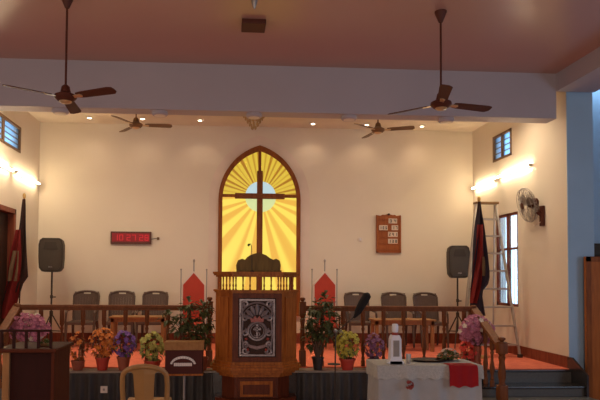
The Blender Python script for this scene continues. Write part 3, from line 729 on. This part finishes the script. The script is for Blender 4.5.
RA = altar_rail(X(305), XS1, [X(v) for v in (322, 343, 363, 383.5, 403.5, 424, 444, 464)], 'turned wooden altar railing right of the pulpit', 1)
newel(LA, X(209.5), YR, PL, ZR + .13); newel(RA, X(302.5), YR, PL, ZR + .13); newel(LA, XS0, YR, PL, ZR + .02, .06); newel(RA, XS1, YR, PL, ZR + .02, .06)
YN = 8.33; ZN = at(506, 337, YN).z
for par, x in ((LA, XS0), (RA, XS1)):
    sx = 1 if x > 0 else -1
    newel(par, x, YN, .03 if x > 0 else FZ, ZN, .062)
    mb = MB(); a = Vector((x, YR, ZR - .03)); b2 = Vector((x, YN, ZN - .16)); dd = b2 - a
    ang = math.atan2(dd.z, dd.y); L = dd.length
    mb.box((0, 0, 0), (.12, L, .055), .012, Matrix.Translation((a + b2) / 2) @ Matrix.Rotation(math.atan2(-dd.z, -dd.y), 4, 'X')); mb.build('sloping_handrail', 'wood', par)
    for k, f in enumerate((.22, .45, .68)):
        y = YR + (YN - YR) * f; zt2 = ZR - .05 + (ZN - .16 - ZR + .03) * f
        z0 = PL if y > YF else .17
        o2 = MB().lathe([(r, z * (zt2 - z0) / (RH - .05)) for r, z in bal_prof], n=12).build('baluster', 'wood', par, (x, y, z0), True)

# ------------------------------------------------------------------ pulpit
YP = 8.45; pc = at(257, 330, YP)
PU = thing('pulpit', 'large carved wooden pulpit with angled sides at centre of platform', 'pulpit', (pc.x, YP, 0))
def plan(e, back=.62): 
    return [(-.35 - e * .41, -e), (.35 + e * .41, -e), (.585 + e, .235 - e * .41), (.585 + e, back), (-.585 - e, back), (-.585 - e, .235 - e * .41)]
def zy(py): return at(257, py, YP).z
MB().prism(plan(.0), FZ, .03).prism(plan(-.10), FZ, zy(377)).build('base', 'pulpit_d', PU)
mb = MB()
for pa, pb, e in ((378, 375, -.06), (375, 372.5, -.02), (372.5, 370, .04), (370, 367.5, .07), (367.5, 365, .04), (365, 362, .015)): mb.prism(plan(e), zy(pa), zy(pb))
mb.build('base_moulding', 'pulpit', PU)
def wallring(e, z0, z1, t=.05, m='pulpit', name='side_panel'):
    o1 = plan(e); i1 = plan(e - t); P = [o1[3], o1[2], o1[1], o1[0], o1[5], o1[4]]; Q = [i1[3], i1[2], i1[1], i1[0], i1[5], i1[4]]
    Q[0] = (Q[0][0], P[0][1]); Q[5] = (Q[5][0], P[5][1])
    return P, Q
P_, Q_ = wallring(0, 0, 1)
def ringband(mb, e, t, z0, z1):
    P, Q = wallring(e, 0, 0, t); mb.prism(P + Q[::-1], z0, z1)
mb = MB(); ringband(mb, 0, .05, zy(362), zy(293)); mb.build('body_panel', 'pulpit', PU)
mb = MB(); ringband(mb, .02, .09, zy(293), zy(291.5)); ringband(mb, .035, .10, zy(291.5), zy(290)); mb.build('upper_moulding', 'pulpit', PU)
mb = MB(); ringband(mb, .0, .10, zy(277), zy(275.5)); ringband(mb, .03, .14, zy(275.5), zy(273.8)); ringband(mb, .045, .16, zy(273.8), zy(271.8)); mb.build('top_rail', 'pulpit', PU)
z0, z1 = zy(290), zy(277); pr = [(.015, 0), (.008, .03), (.014, .06), (.008, .09), (.013, z1 - z0)]
def pb(a, b2, n, inset=.05):
    a = Vector(a); b2 = Vector(b2)
    for k in range(n):
        p = a.lerp(b2, (k + .5) / n); 
        d = (b2 - a).normalized(); nn = Vector((-d.y, d.x))
        q2 = p + nn * inset
        MB().lathe(pr, (q2.x, q2.y, z0), 10).build('top_baluster', 'pulpit', PU, smooth=True)
pl = plan(0)
pb(pl[0], pl[1], 7); pb(pl[1], pl[2], 5); pb(pl[5], pl[0], 5); pb(pl[2], pl[3], 4); pb(pl[4], pl[5], 4)
# lower front panel (plinth zone)
MB().bb(-.26, .26, .075, .10, .05, zy(379), .008).build('lower_panel', 'pulpit_d', PU)
MB().ringprism([(-.23, .06), (.23, .06), (.23, zy(382)), (-.23, zy(382))], [(-.19, .09), (.19, .09), (.19, zy(385.5)), (-.19, zy(385.5))], .06, .08).build('lower_panel_moulding', 'pulpit', PU)
# angled side raised mouldings
for sx in (-1, 1):
    a = Vector((sx * .35, 0)); b2 = Vector((sx * .585, .235)); m2 = Matrix.Translation(((a.x + b2.x) / 2, (a.y + b2.y) / 2, 0)) @ Matrix.Rotation(sx * R(45), 4, 'Z')
    mb = MB(); mb.box((0, -.008, (zy(358) + zy(297)) / 2), (.20, .02, zy(297) - zy(358)), .006, m2)
    mb.build('side_raised_panel', 'pulpit', PU)
# framed carved panel
cu = lambda px: (px - 257) * YP / F
FX = .325
MB().ringprism([(-FX - .02, zy(361.5)), (FX + .02, zy(361.5)), (FX + .02, zy(293.5)), (-FX - .02, zy(293.5))], [(-.265, zy(357)), (.265, zy(357)), (.265, zy(298)), (-.265, zy(298))], -.035, .0).build('panel_frame', 'pulpit_d', PU)
MB().bb(-.27, .27, -.012, -.001, zy(358), zy(297)).build('panel_ground', 'dark', PU)
mb = MB()
Z0, Z1 = zy(356), zy(299); 
mb.ringprism([(-.25, Z0), (.25, Z0), (.25, Z1), (-.25, Z1)], [(-.225, Z0 + .025), (.225, Z0 + .025), (.225, Z1 - .025), (-.225, Z1 - .025)], -.03, -.01)
yc = -.022
zc1 = zy(331); zc2 = zy(320)
mb.torus((0, yc, zc1), .125, .018, 'y'); mb.torus((0, yc, zc1), .095, .008, 'y')
# cross and S inside the ring
mb.bb(-.012, .012, yc - .012, yc + .01, zc1 - .095, zc1 + .095).bb(-.055, .055, yc - .012, yc + .01, zc1 + .015, zc1 + .038)
mb.tube([(.045, yc - .01, zc1 + .045), (.02, yc - .012, zc1 + .065), (-.03, yc - .012, zc1 + .055), (-.045, yc - .012, zc1 + .025), (-.01, yc - .012, zc1 - .0), (.035, yc - .012, zc1 - .025), (.04, yc - .012, zc1 - .055), (.0, yc - .012, zc1 - .075), (-.045, yc - .012, zc1 - .055)], .010, 6)
# fan of rays
for k in range(7):
    a = R(90 + (k - 3) * 24); u0, u1 = .075, .225 - .012 * abs(k - 3)
    c, s2 = math.cos(a), math.sin(a)
    mb.tube([(c * u0, yc, zc2 + s2 * u0), (c * (u0 * .4 + u1 * .6), yc, zc2 + s2 * (u0 * .4 + u1 * .6)), (c * u1, yc, zc2 + s2 * u1)], [.012, .034, .016], 6)
mb.torus((0, yc, zc2), .245, .014, 'y', R(10), R(170)); mb.torus((0, yc, zc2), .205, .006, 'y', R(10), R(170))
# scrolls
for sx in (-1, 1):
    def sc(cx, cz, r0, turns, a0, hand):
        pts = [];  n3 = int(turns * 12)
        for k in range(n3 + 1):
            t3 = k / n3; a = a0 + hand * t3 * turns * 2 * math.pi; r = r0 * (1 - .75 * t3); pts.append((sx * (cx + r * math.cos(a)), yc, cz + r * math.sin(a)))
        mb.tube(pts, .018, 6)
    sc(.17, Z1 - .075, .05, 1.2, 0, 1); sc(.17, zc2 + .03, .045, 1.2, R(90), -1); sc(.17, zc1 - .02, .05, 1.3, R(90), 1)
    sc(.17, Z0 + .17, .045, 1.2, R(-90), -1); sc(.165, Z0 + .075, .05, 1.2, R(180), 1)
    mb.tube([(sx * .215, yc, Z1 - .06), (sx * .20, yc, zc2), (sx * .215, yc, zc1 - .05), (sx * .19, yc, Z0 + .1), (sx * .215, yc, Z0 + .04)], .013, 6)
mb.build('crest_carving', 'silver', PU, smooth=True)
# crown and ribbon
mb = MB(); zc3 = zc1 + .125
mb.prism([(-.085, zc3), (.085, zc3), (.105, zc3 + .075), (.06, zc3 + .045), (.03, zc3 + .09), (0, zc3 + .05), (-.03, zc3 + .09), (-.06, zc3 + .045), (-.105, zc3 + .075)], -.036, -.012, 'y')
mb.build('carved_crown', 'redpaint', PU)
mb = MB()
pts = [(-.17, Z0 + .20), (-.10, Z0 + .14), (0, Z0 + .115), (.10, Z0 + .14), (.17, Z0 + .20)]
pol = [(x, z + .022) for x, z in pts] + [(x, z - .022) for x, z in pts[::-1]]
mb.prism(pol, -.034, -.012, 'y'); mb.build('carved_ribbon', 'silverdark', PU)
for rx_, rz_ in ((-.15, .24), (.15, .24), (-.13, .09), (.13, .09)): MB().sphere((rx_, -.022, Z0 + rz_), .021).build('carved_rosette', 'redpaint', PU)

# book stand on the pulpit
bx0 = at(236.5, 271.5, 8.75); bs = thing('book_stand', 'dark carved book rest with domed top lying on the pulpit', 'stand', (at(258.5, 271, 8.75).x, 8.60, zy(271.8)))
def bu(px, py): q2 = at(px, py, 8.62) - bs.location; return (q2.x, q2.z + 0)
prof = [bu(x, y) for x, y in [(236.5, 271.5), (236, 265), (238, 260), (242, 258.5), (245, 259.5), (247, 257), (250, 255), (254, 253.5), (258, 252.5), (262, 253.5), (266, 255), (270, 258), (273, 259.5), (276, 258.5), (279.5, 260.5), (280.5, 265), (280, 271.5)]]
zmin = min(p[1] for p in prof); prof = [(x, max(0.0, z - zmin)) for x, z in prof]
MB().prism(prof, -.02, .03, 'y').build('carved_back', 'stand', bs)
MB().prism([(0.03, .0), (.32, .0), (.03, .16)], -.30, .30, 'x').build('book_rest', 'stand', bs)
MB().bb(-.32, .32, -.045, .35, 0, .025, .005).build('base_board', 'stand', bs)
mc = thing('gooseneck_microphone', 'thin black gooseneck microphone rising left of the book rest', 'microphone', (at(252, 262, 8.56).x, 8.54, zy(271.8)))
q1 = lambda px, py: at(px, py, 8.56) - mc.location
MB().lathe([(.03, 0), (.03, .012), (.008, .02)]).build('base', 'black', mc)
MB().tube([(0, 0, .01), q1(251.8, 252), q1(251.5, 246), q1(250.5, 243.8), q1(249, 244.5)], .005, 6).build('gooseneck', 'black', mc)
MB().tube([q1(249.6, 243.9), q1(248, 245.8)], [.014, .017], 8).build('capsule', 'blackcloth', mc)

# ------------------------------------------------------------------ plants
def rdir():
    while True:
        v = Vector((random.uniform(-1, 1), random.uniform(-1, 1), random.uniform(-1, 1)))
        if .1 < v.length < 1: return v.normalized()
def leafq(mb, p, d, L, w, droop=.3):
    d = d.normalized(); s = d.cross(Vector((0, 0, 1))); s = s.normalized() if s.length > .1 else Vector((1, 0, 0))
    m1 = p + d * L * .5 + Vector((0, 0, L * .08)); e = p + d * L - Vector((0, 0, droop * L))
    v = [mb.b.verts.new(x) for x in (p, m1 + s * w, m1 - Vector((0, 0, w * .4)), m1 - s * w, e)]
    mb.b.faces.new((v[0], v[1], v[2])); mb.b.faces.new((v[0], v[2], v[3])); mb.b.faces.new((v[1], v[4], v[2])); mb.b.faces.new((v[2], v[4], v[3]))
def blossom(mb, p, d, r):
    d = d.normalized(); a = d.orthogonal().normalized(); b2 = d.cross(a); o3 = random.random() * 6
    for k in range(5):
        t = o3 + k * 2 * math.pi / 5; u = a * math.cos(t) + b2 * math.sin(t); w = a * math.cos(t + .62) + b2 * math.sin(t + .62); x = a * math.cos(t - .62) + b2 * math.sin(t - .62)
        mb.quad([p, p + x * r * .7 + d * r * .35, p + u * r * 1.1 + d * r * .25, p + w * r * .7 + d * r * .35])
def pot(t, m, r, h):
    MB().lathe([(r * .68, 0), (r * .95, h * .86), (r * 1.05, h * .86), (r * 1.05, h), (r * .92, h), (r * .88, h * .9), (.001, h * .9)], n=20).build('pot', m, t, smooth=True)
def potted(name, label, px, y, z0, potm, pr2, ph, top_px, wpx, bm, lm, nb=70, nl=60, bs_=.035, seed=1, cat='plant', group=None):
    random.seed(seed)
    b0 = at(px, 300, y); t = thing(name, label, cat, (b0.x, y, z0), 0, group)
    H = at(px, top_px, y).z - z0; rx = wpx / 2 * y / F
    pot(t, potm, pr2, ph)
    cz = (ph * .9 + H) / 2; rz = (H - ph * .9) / 2
    mb = MB(); 
    for k in range(7):
        a = rdir(); mb.tube([(a.x * .02, a.y * .02, ph * .85), (a.x * rx * .5, a.y * rx * .5, cz + a.z * rz * .5)], .004, 5)
    mb.build('stem', 'twig', t)
    mb = MB()
    for k in range(nl):
        a = rdir(); a.z = a.z * .8 - .1; p = Vector((a.x * rx * .75, a.y * rx * .75, cz + a.z * rz * .8)); leafq(mb, p, a + Vector((0, 0, .2)), rx * .45, rx * .13)
    mb.build('foliage', lm, t)
    if bm:
        mb = MB()
        for k in range(nb):
            a = rdir(); f = random.uniform(.75, 1.0); p = Vector((a.x * rx * f, a.y * rx * f, cz + a.z * rz * f + rz * .05)); blossom(mb, p, a + Vector((0, -.4, .3)), bs_ * random.uniform(.7, 1.2))
        mb.build('blossoms', bm, t)
    return t
Y1 = 9.06
potted('potted_flowers', 'orange flowers in a red pot on the platform ledge', 103.5, Y1, PL, 'redpot', .105, .19, 329, 26, 'orange', 'leafbrown', 110, 60, .038, 1)
potted('potted_flowers', 'purple flowers in a terracotta pot on the platform ledge', 124.5, Y1 - .02, PL, 'terracotta', .10, .20, 331, 24, 'purple', 'leafdark', 90, 50, .036, 2)
potted('potted_flowers', 'yellow-green flowers in a red pot behind the tan chair', 153.5, Y1, PL, 'redpot', .125, .14, 333, 26, 'lime', 'leaf', 100, 60, .040, 3)
potted('potted_flowers', 'bright yellow flowers in a red pot beside the microphone stand', 347.5, Y1 - .04, PL, 'redpot', .12, .17, 331, 24, 'yellow', 'leaf', 110, 60, .040, 4)
potted('potted_flowers', 'mauve flowers in a pot behind the left end of the table', 374, Y1, PL, 'terracotta', .09, .16, 333, 19, 'mauve', 'leafdark', 90, 40, .034, 5)
potted('potted_plant', 'brownish-orange leafy plant in a pot beside the dark lectern', 79, Y1, PL, 'terracotta', .10, .14, 333, 19, 'orange', 'leafbrown', 22, 90, .034, 6)
potted('potted_flowers', 'red flowers in a pot below the right pink bouquet', 468, Y1 - .03, PL, 'redpot', .09, .14, 340, 17, 'redpetal', 'leafdark', 80, 30, .036, 8)
def tree(px, y, z0, tops, label, potm, seed):
    random.seed(seed); b0 = at(px, 300, y); t = thing('potted_plant', label, 'plant', (b0.x, y, z0)); pot(t, potm, .09, .19)
    mb = MB(); lf2 = MB()
    for (tx, ty, rad, n2) in tops:
        e = at(tx, ty, y) - t.location; e.y = random.uniform(-.06, .06)
        mb.tube([(0, 0, .15), (e.x * .25, 0, e.z * .45), (e.x * .8, e.y * .7, e.z * .8), e], [.014, .011, .008, .004], 6)
        for k in range(n2):
            a = rdir(); r = rad * y / F * random.uniform(.2, 1); leafq(lf2, e + Vector((a.x * r, a.y * r * .8, a.z * r)), a, .105, .034)
    mb.build('branch', 'twig', t); lf2.build('foliage', 'leafdark', t)
tree(203, 9.05, PL, [(204, 309, 7, 50), (185, 318, 9, 50), (168, 318, 6, 26), (195, 330, 9, 55), (205, 322, 7, 55), (178, 326, 8, 40), (204, 336, 7, 45), (188, 305, 6, 22), (190, 338, 8, 40)], 'dark green leafy plant in front of the left railing beside pulpit', 'terracotta', 11)
tree(318, 8.86 + .17, PL, [(325, 300, 6, 26), (318, 308, 8, 40), (328, 320, 9, 45), (310, 318, 5, 25), (311, 333, 7, 40), (316, 325, 8, 45), (324, 333, 8, 45), (332, 310, 5, 20), (312, 342, 7, 30), (333, 328, 6, 20)], 'dark green leafy plant in a black pot right of the pulpit', 'blackpot', 12)
def bouquet(px, y, top, bot, wpx, label, seed, z0):
    random.seed(seed); b0 = at(px, 330, y); t = thing('flower_vase', label, 'flowers', (b0.x, y, z0))
    zb = at(px, bot, y).z - z0; zt2 = at(px, top, y).z - z0; rx = wpx / 2 * y / F
    MB().lathe([(.06, 0), (.075, .03), (.05, .10), (.04, zb * .6), (.065, zb), (.055, zb), (.03, zb * .6), (.001, zb * .55)], n=16).build('vase', 'terracotta', t, smooth=True)
    mb = MB(); bl2 = MB(); wh = MB(); cz = (zb + zt2) / 2; rz = (zt2 - zb) / 2
    for k in range(14):
        a = rdir(); mb.tube([(0, 0, zb * .8), (a.x * rx * .7, a.y * rx * .4, cz + a.z * rz * .7)], .004, 5)
    for k in range(380):
        a = rdir(); f = random.uniform(.5, 1.0); p = Vector((a.x * rx * f, a.y * .12 * f, cz + a.z * rz * f)); blossom(wh if k % 26 == 0 else bl2, p, a + Vector((0, -.8, .2)), .036 * random.uniform(.7, 1.2))
    mb.build('stem', 'twig', t); bl2.build('blossoms', 'pink', t); wh.build('pale_blossoms', 'whitepetal', t)
bouquet(477, 8.99, 315, 346, 36, 'big pink bouquet at the right end of the altar railing', 21, PL)
bouquet(29, 9.02, 313, 343, 40, 'big pink bouquet at the left end of the railing behind lectern', 22, PL)

# ------------------------------------------------------------------ box on a pole
yo = 8.35; a = at(164.5, 350, yo); b2 = at(203, 374.5, yo); w = b2.x - a.x
ob = thing('offering_box', 'dark maroon box with tan lid and white arch emblem on stand', 'box', ((a.x + b2.x) / 2, yo, 0))
MB().bb(-w / 2 + .01, w / 2 - .01, 0, .32, b2.z, a.z, .006).build('case', 'boxpanel', ob)
zl = at(164, 342.5, yo).z
MB().prism([(-.02, a.z), (.34, a.z), (.32, zl), (.04, zl)], -w / 2 - .005, w / 2 + .005, 'x').build('lid', 'tanwood', ob)
MB().bb(-w / 2, w / 2, -.01, .33, b2.z - .015, b2.z + .01).build('bottom_moulding', 'pulpit', ob)
MB().tube([(0, .16, FZ + .02), (0, .16, b2.z)], .02, 8).build('pole', 'steel', ob); MB().lathe([(.16, 0), (.16, .02), (.02, .04)], (0, .16, FZ), 20).build('foot', 'black', ob)
cc = at(183, 364.5, yo); cx = cc.x - ob.location.x
mb = MB()
for k in range(12):
    t0, t1 = [R(8 + 164 * (k + e) / 12) for e in (.04, .96)]
    mb.prism([(cx + a1 * math.cos(t), cc.z - .01 + b1 * math.sin(t)) for a1, b1, t in ((.178, .125, t0), (.178, .125, t1), (.150, .092, t1), (.150, .092, t0))], -.006, 0, 'y')
for k in range(9): mb.bb(cx - .125 + .0278 * k, cx - .125 + .0278 * k + .025, -.006, 0, cc.z - .022, cc.z + .022)
mb.build('arch_emblem', 'boxwhite', ob)

# white socket on cladding
p = at(104, 389.5, YF - .07); so = thing('power_outlet', 'small white square outlet on the black platform front', 'outlet', (p.x, YF - .062, p.z))
MB().box((0, -.008, 0), (.10, .016, .10), .004).build('plate', 'socket', so); MB().box((0, -.018, .0), (.03, .006, .03), .002).build('socket_face', 'steel', so)

# ------------------------------------------------------------------ mic stand right
ym = 8.3; bp0 = at(335, 370, ym); ms = thing('microphone_stand', 'black boom microphone stand slanting up right of the pulpit', 'microphone stand', (bp0.x, ym, 0))
q1 = lambda px, py: at(px, py, ym) - ms.location
MB().lathe([(.15, FZ), (.15, FZ + .02), (.03, FZ + .04)], n=24).build('base', 'black', ms); j = q1(335.5, 331)
MB().tube([(0, 0, FZ + .03), (j.x, 0, j.z)], .010).build('pole', 'black', ms)
MB().tube([q1(331, 337), q1(355.5, 315.5)], .008).build('boom', 'black', ms)
MB().tube([q1(353.5, 318), q1(356, 315), q1(358, 311.5), q1(364, 301), q1(367.5, 295), q1(368.5, 293)], [.012, .03, .052, .062, .058, .02], 10).build('foam_microphone', 'blackcloth', ms, smooth=True)
MB().sphere(j, .03).build('boom_clamp', 'steel', ms)
mb = MB(); mb.lathe([(.001, 0), (.09, 0), (.09, .012), (.001, .012)], q1(334, 364.5), 18).build('accessory_tray', 'black', ms)

# ------------------------------------------------------------------ front table with cloths
TZ = .75; fl = atz(378, 365.5, TZ); fr = atz(481.5, 365.5, TZ); yf, ybk = (fl.y + fr.y) / 2, (fl.y + fr.y) / 2 + .52
tx0, tx1 = fl.x, fr.x
tb = thing('table', 'rectangular table under white cloths in front of right railing', 'table', ((tx0 + tx1) / 2, (yf + ybk) / 2, 0)); w, d = (tx1 - tx0) / 2, (ybk - yf) / 2
MB().bb(-w + .02, w - .02, -d + .02, d - .02, TZ - .045, TZ - .012, .004).build('tabletop', 'tanwood', tb)
for sx in (-1, 1):
    for sy in (-1, 1): MB().bb(sx * (w - .08) - .025, sx * (w - .08) + .025, sy * (d - .07) - .025, sy * (d - .07) + .025, FZ, TZ - .045).build('leg', 'dark', tb)
def drape(name, m, ztop, zbot, off, wave, seed, label, group=None, hemvar=0.0, nx=60):
    random.seed(seed); mb = MB(); per = []; n1 = nx; n2 = 26
    W2, D2 = w + off, d + off
    for k in range(n1): per.append((-W2 + 2 * W2 * k / n1, -D2, 0, -1))
    for k in range(n2): per.append((W2, -D2 + 2 * D2 * k / n2, 1, 0))
    for k in range(n1): per.append((W2 - 2 * W2 * k / n1, D2, 0, 1))
    for k in range(n2): per.append((-W2, D2 - 2 * D2 * k / n2, -1, 0))
    rows3 = []; NR = 8; N = len(per); ph1 = random.random() * 6
    for r in range(NR + 1):
        f = r / NR; row = []
        for k, (x, y, nx_, ny) in enumerate(per):
            s4 = k * .42 + ph1; wv = (math.sin(s4) + .5 * math.sin(s4 * 1.7 + 1)) * wave * f ** .8 + .5 * wave * f
            z = ztop - (ztop - zbot) * f + hemvar * math.sin(k * .9) * f
            row.append(mb.b.verts.new((x + nx_ * wv, y + ny * wv, z)))
        rows3.append(row)
    for a, b3 in zip(rows3, rows3[1:]):
        for k in range(N): mb.b.faces.new((a[k], a[(k + 1) % N], b3[(k + 1) % N], b3[k]))
    mb.b.faces.new(rows3[0])
    o4 = mb.build(name, m, None, (tb.location.x, tb.location.y, 0), True); tag(o4, label, 'tablecloth'); return o4
drape('tablecloth', 'cloth', TZ - .006, .0, .0, .025, 31, 'plain white tablecloth hanging long over the front table')
drape('lace_overlay', 'lace', TZ + .001, TZ - .15, .014, .010, 32, 'short lace overlay spread on top of the white tablecloth', hemvar=.010)
# red cloth over the front edge
mb = MB(); ra, rb2 = at(449.5, 370, yf - .05), at(478, 370, yf - .05); zb = at(460, 387, yf - .06).z
rw = rb2.x - ra.x; g = []
prof3 = [(.16, TZ + .006), (.0, TZ + .007), (-.028, TZ + .004), (-.040, TZ - .03), (-.044, TZ - .09), (-.045, zb)]
for k, (dy, z) in enumerate(prof3):
    g.append([mb.b.verts.new((ra.x + rw * i / 16, yf + dy + (.010 * math.sin(i * 1.1) - .012) * (k / 5), z + (0.012 * math.sin(i * .9) if k == 5 else 0))) for i in range(17)])
for a, b3 in zip(g, g[1:]):
    for i in range(16): mb.b.faces.new((a[i], a[i + 1], b3[i + 1], b3[i]))
bmesh.ops.solidify(mb.b, geom=mb.b.faces[:], thickness=.006)
tag(mb.build('red_cloth', 'redcloth', smooth=True), 'bright red cloth hanging over the front edge of the table', 'cloth')
# pinned dark red flower
p = at(409.5, 385, yf - .05); random.seed(5); mb = MB()
for k in range(16): a = rdir(); blossom(mb, Vector((p.x, yf - .055, p.z)) + Vector((a.x * .03, -.012 + a.y * .010, a.z * .045)), a + Vector((0, -1, 0)), .022)
tag(mb.build('cloth_rosette', 'redpaint'), 'small dull red rosette on the front of the tablecloth', 'ornament')
# dispenser
TT = TZ + .004; p = atz(395.5, 364, TT); dy_ = p.y + .05; dz = lambda py: at(396, py, dy_).z - TT
ds = thing('water_dispenser', 'white tower-shaped appliance with red ring standing on the table', 'appliance', (p.x + .01, dy_, TT))
MB().prism([(-.085, -.05), (.085, -.05), (.085, .07), (-.085, .07)], 0, .03).prism([(-.072, 0), (.072, 0), (.062, dz(352)), (.060, dz(339)), (.042, dz(335)), (-.042, dz(335)), (-.060, dz(339)), (-.062, dz(352))], -.05, .06, 'y').build('body', 'white', ds)
MB().bb(-.036, .036, -.056, -.049, dz(356), dz(340), .003).build('front_grille', 'steel', ds)
MB().lathe([(.036, dz(335)), (.038, dz(332.5)), (.03, dz(332.3))], n=18).build('red_ring', 'redpaint', ds)
MB().lathe([(.03, dz(332.5)), (.038, dz(330)), (.036, dz(325)), (.028, dz(323.8)), (.001, dz(323.6))], n=18).build('cap', 'white', ds, smooth=True)
p = atz(409.5, 363, TT); cup = MB().lathe([(.024, 0), (.026, .004), (.03, .10), (.027, .10), (.023, .01), (.001, .008)], n=20).build('steel_cup', 'alu', None, (p.x, p.y + .04, TT), True); tag(cup, 'small steel cup standing right of the white appliance', 'cup')
p = atz(434, 362.5, TT); tray = MB().lathe([(.001, .0), (.19, 0), (.235, .022), (.24, .022), (.195, -.0 + .006), (.001, .006)], n=32).build('tray', 'dark', None, (p.x, p.y + .14, TT), True); tray.scale = (1, .65, 1); tag(tray, 'dark oval tray lying on the lace overlay', 'tray')
random.seed(9); p = atz(444, 359, TT)
gp2 = thing('leafy_arrangement', 'small green and white leafy arrangement at the back of the table', 'plant', (p.x + .02, yf + .42, TT))
MB().lathe([(.05, 0), (.07, .03), (.065, .035), (.001, .03)], n=18).build('bowl', 'blackpot', gp2)
mb = MB(); m5 = MB()
for k in range(90): a = rdir(); a.z = abs(a.z) * .7; leafq(mb, Vector((a.x * .08, a.y * .05, .03 + a.z * .06)), a, .09, .022)
for k in range(22): a = rdir(); a.z = abs(a.z); blossom(m5, Vector((a.x * .12, a.y * .07, .04 + a.z * .10)), a, .02)
mb.build('foliage', 'leaf', gp2); m5.build('blossoms', 'whitepetal', gp2)

# ------------------------------------------------------------------ foreground lectern
zl = 1.15; fL = atz(4, 348.5, zl); fR = atz(54, 348.5, zl); yl = fR.y; xa, xb = fL.x, fR.x; yb2 = atz(70, 342.5, zl).y
yb2 = yl + .48
le = thing('lectern', 'dark reddish wooden lectern in the left foreground', 'lectern', ((xa + xb) / 2, yl, 0)); w = (xb - xa) / 2; D = yb2 - yl
MB().bb(-w, w, .02, D, FZ, zl - .03).build('body', 'lectern', le)
MB().bb(w - .02, w + .005, .0, D + .005, FZ, zl - .03, .003).build('side_panel', 'lectern_s', le)
MB().bb(-w - .01, -w + .045, -.005, .03, FZ, zl - .03, .005).build('corner_post', 'tanwood', le)
MB().bb(-w - .06, w + .03, -.04, D + .05, zl - .03, zl, .008).build('top_board', 'lectern_s', le)
mb = MB(); zr = at(30, 329.5, yl + .02).z
mb.bb(-w - .04, w - .03, -.0, .03, zr - .018, zr, .004)
for k in range(5): mb.bb(-w - .035 + k * (2 * w) / 4.05, -w - .015 + k * (2 * w) / 4.05, .005, .025, zl, zr - .018)
mb.build('gallery_rail', 'lectern', le)
p = atz(50, 345, zl); random.seed(3); fo = thing('flower_dish', 'small dish with green and white sprig on the lectern', 'flowers', (p.x - .02, yl + .2, zl))
MB().lathe([(.03, 0), (.06, .02), (.055, .024), (.001, .01)], n=16).build('dish', 'tanwood', fo)
mb = MB()
for k in range(26): a = rdir(); a.z = abs(a.z); leafq(mb, Vector((a.x * .02, a.y * .02, .02)), a, .06, .014)
mb.build('sprig', 'leaf', fo)

# ------------------------------------------------------------------ right partition and box
yp = 8.90; p = at(585.5, 256.5, yp)
pt = thing('wooden_partition', 'orange-brown wooden partition at the right edge before the column', 'partition', (p.x + .5, yp, 0))
MB().bb(-.5, .5, 0, .05, FZ, p.z, .004).build('board', 'orangewood', pt); MB().bb(-.5, -.42, -.015, 0, FZ, p.z, .003).bb(-.5, .5, -.015, 0, p.z - .08, p.z, .003).build('edge_frame', 'frame', pt)
p = at(592.5, 249.5, 9.45)
bx = thing('wall_box', 'black box on the daylit aisle wall above the wooden partition', 'box', (p.x + .2, 9.6, p.z))
MB().bb(-.2, .2, -.16, 0, -.11, .10, .012).build('case', 'black', bx); MB().bb(-.17, .17, -.165, -.16, -.08, .07).build('front_grille', 'grille', bx)

# ------------------------------------------------------------------ light
W = bpy.data.worlds.new('sky'); S.world = W; W.use_nodes = True
bg = W.node_tree.nodes['Background']; bg.inputs[0].default_value = (.50, .75, 1.0, 1); bg.inputs[1].default_value = 2.2
def area(name, loc, rot, sx, sy, e, c):
    l = bpy.data.lights.new(name, 'AREA'); l.shape = 'RECTANGLE'; l.size = sx; l.size_y = sy; l.energy = e; l.color = c
    o5 = bpy.data.objects.new(name, l); COL.objects.link(o5); o5.location = loc; o5.rotation_euler = rot; return o5
area('daylight_window_right', (7.9, 2.5, 2.2), (0, R(90), 0), 2.0, 5.0, 45, (.50, .72, 1.0))
area('hall_fill_left', (-6.4, 2.5, 2.2), (0, R(-90), 0), 2.0, 5.0, 45, (1.0, .80, .66))  # unseen warm hall light, added to brighten the pulpit side
area('hall_fill_rear', (0, -5.9, 1.6), (R(-90) + math.pi, 0, 0), 3.0, 2.4, 85, (1.0, .80, .66))  # warm fill added out of view behind the camera, stands for hall light
vs = S.view_settings; vs.view_transform = 'Standard'; vs.look = 'None'; vs.gamma = 1; vs.exposure = 1.35; vs.use_curve_mapping = False
S.cycles.use_denoising = True
S.cycles.max_bounces = 8

for o in list(COL.objects):                 # bring the bases of floor-standing things down to the hall floor
    if o.type == 'EMPTY' and o.parent is None and (o.name.split('.')[0] in ('pulpit', 'table', 'lectern', 'offering_box', 'microphone_stand', 'wooden_partition') or 'tan plastic chair' in str(o.get('label'))):
        o.location.z = FZ
        for c in KIDS(o): c.location.z -= FZ
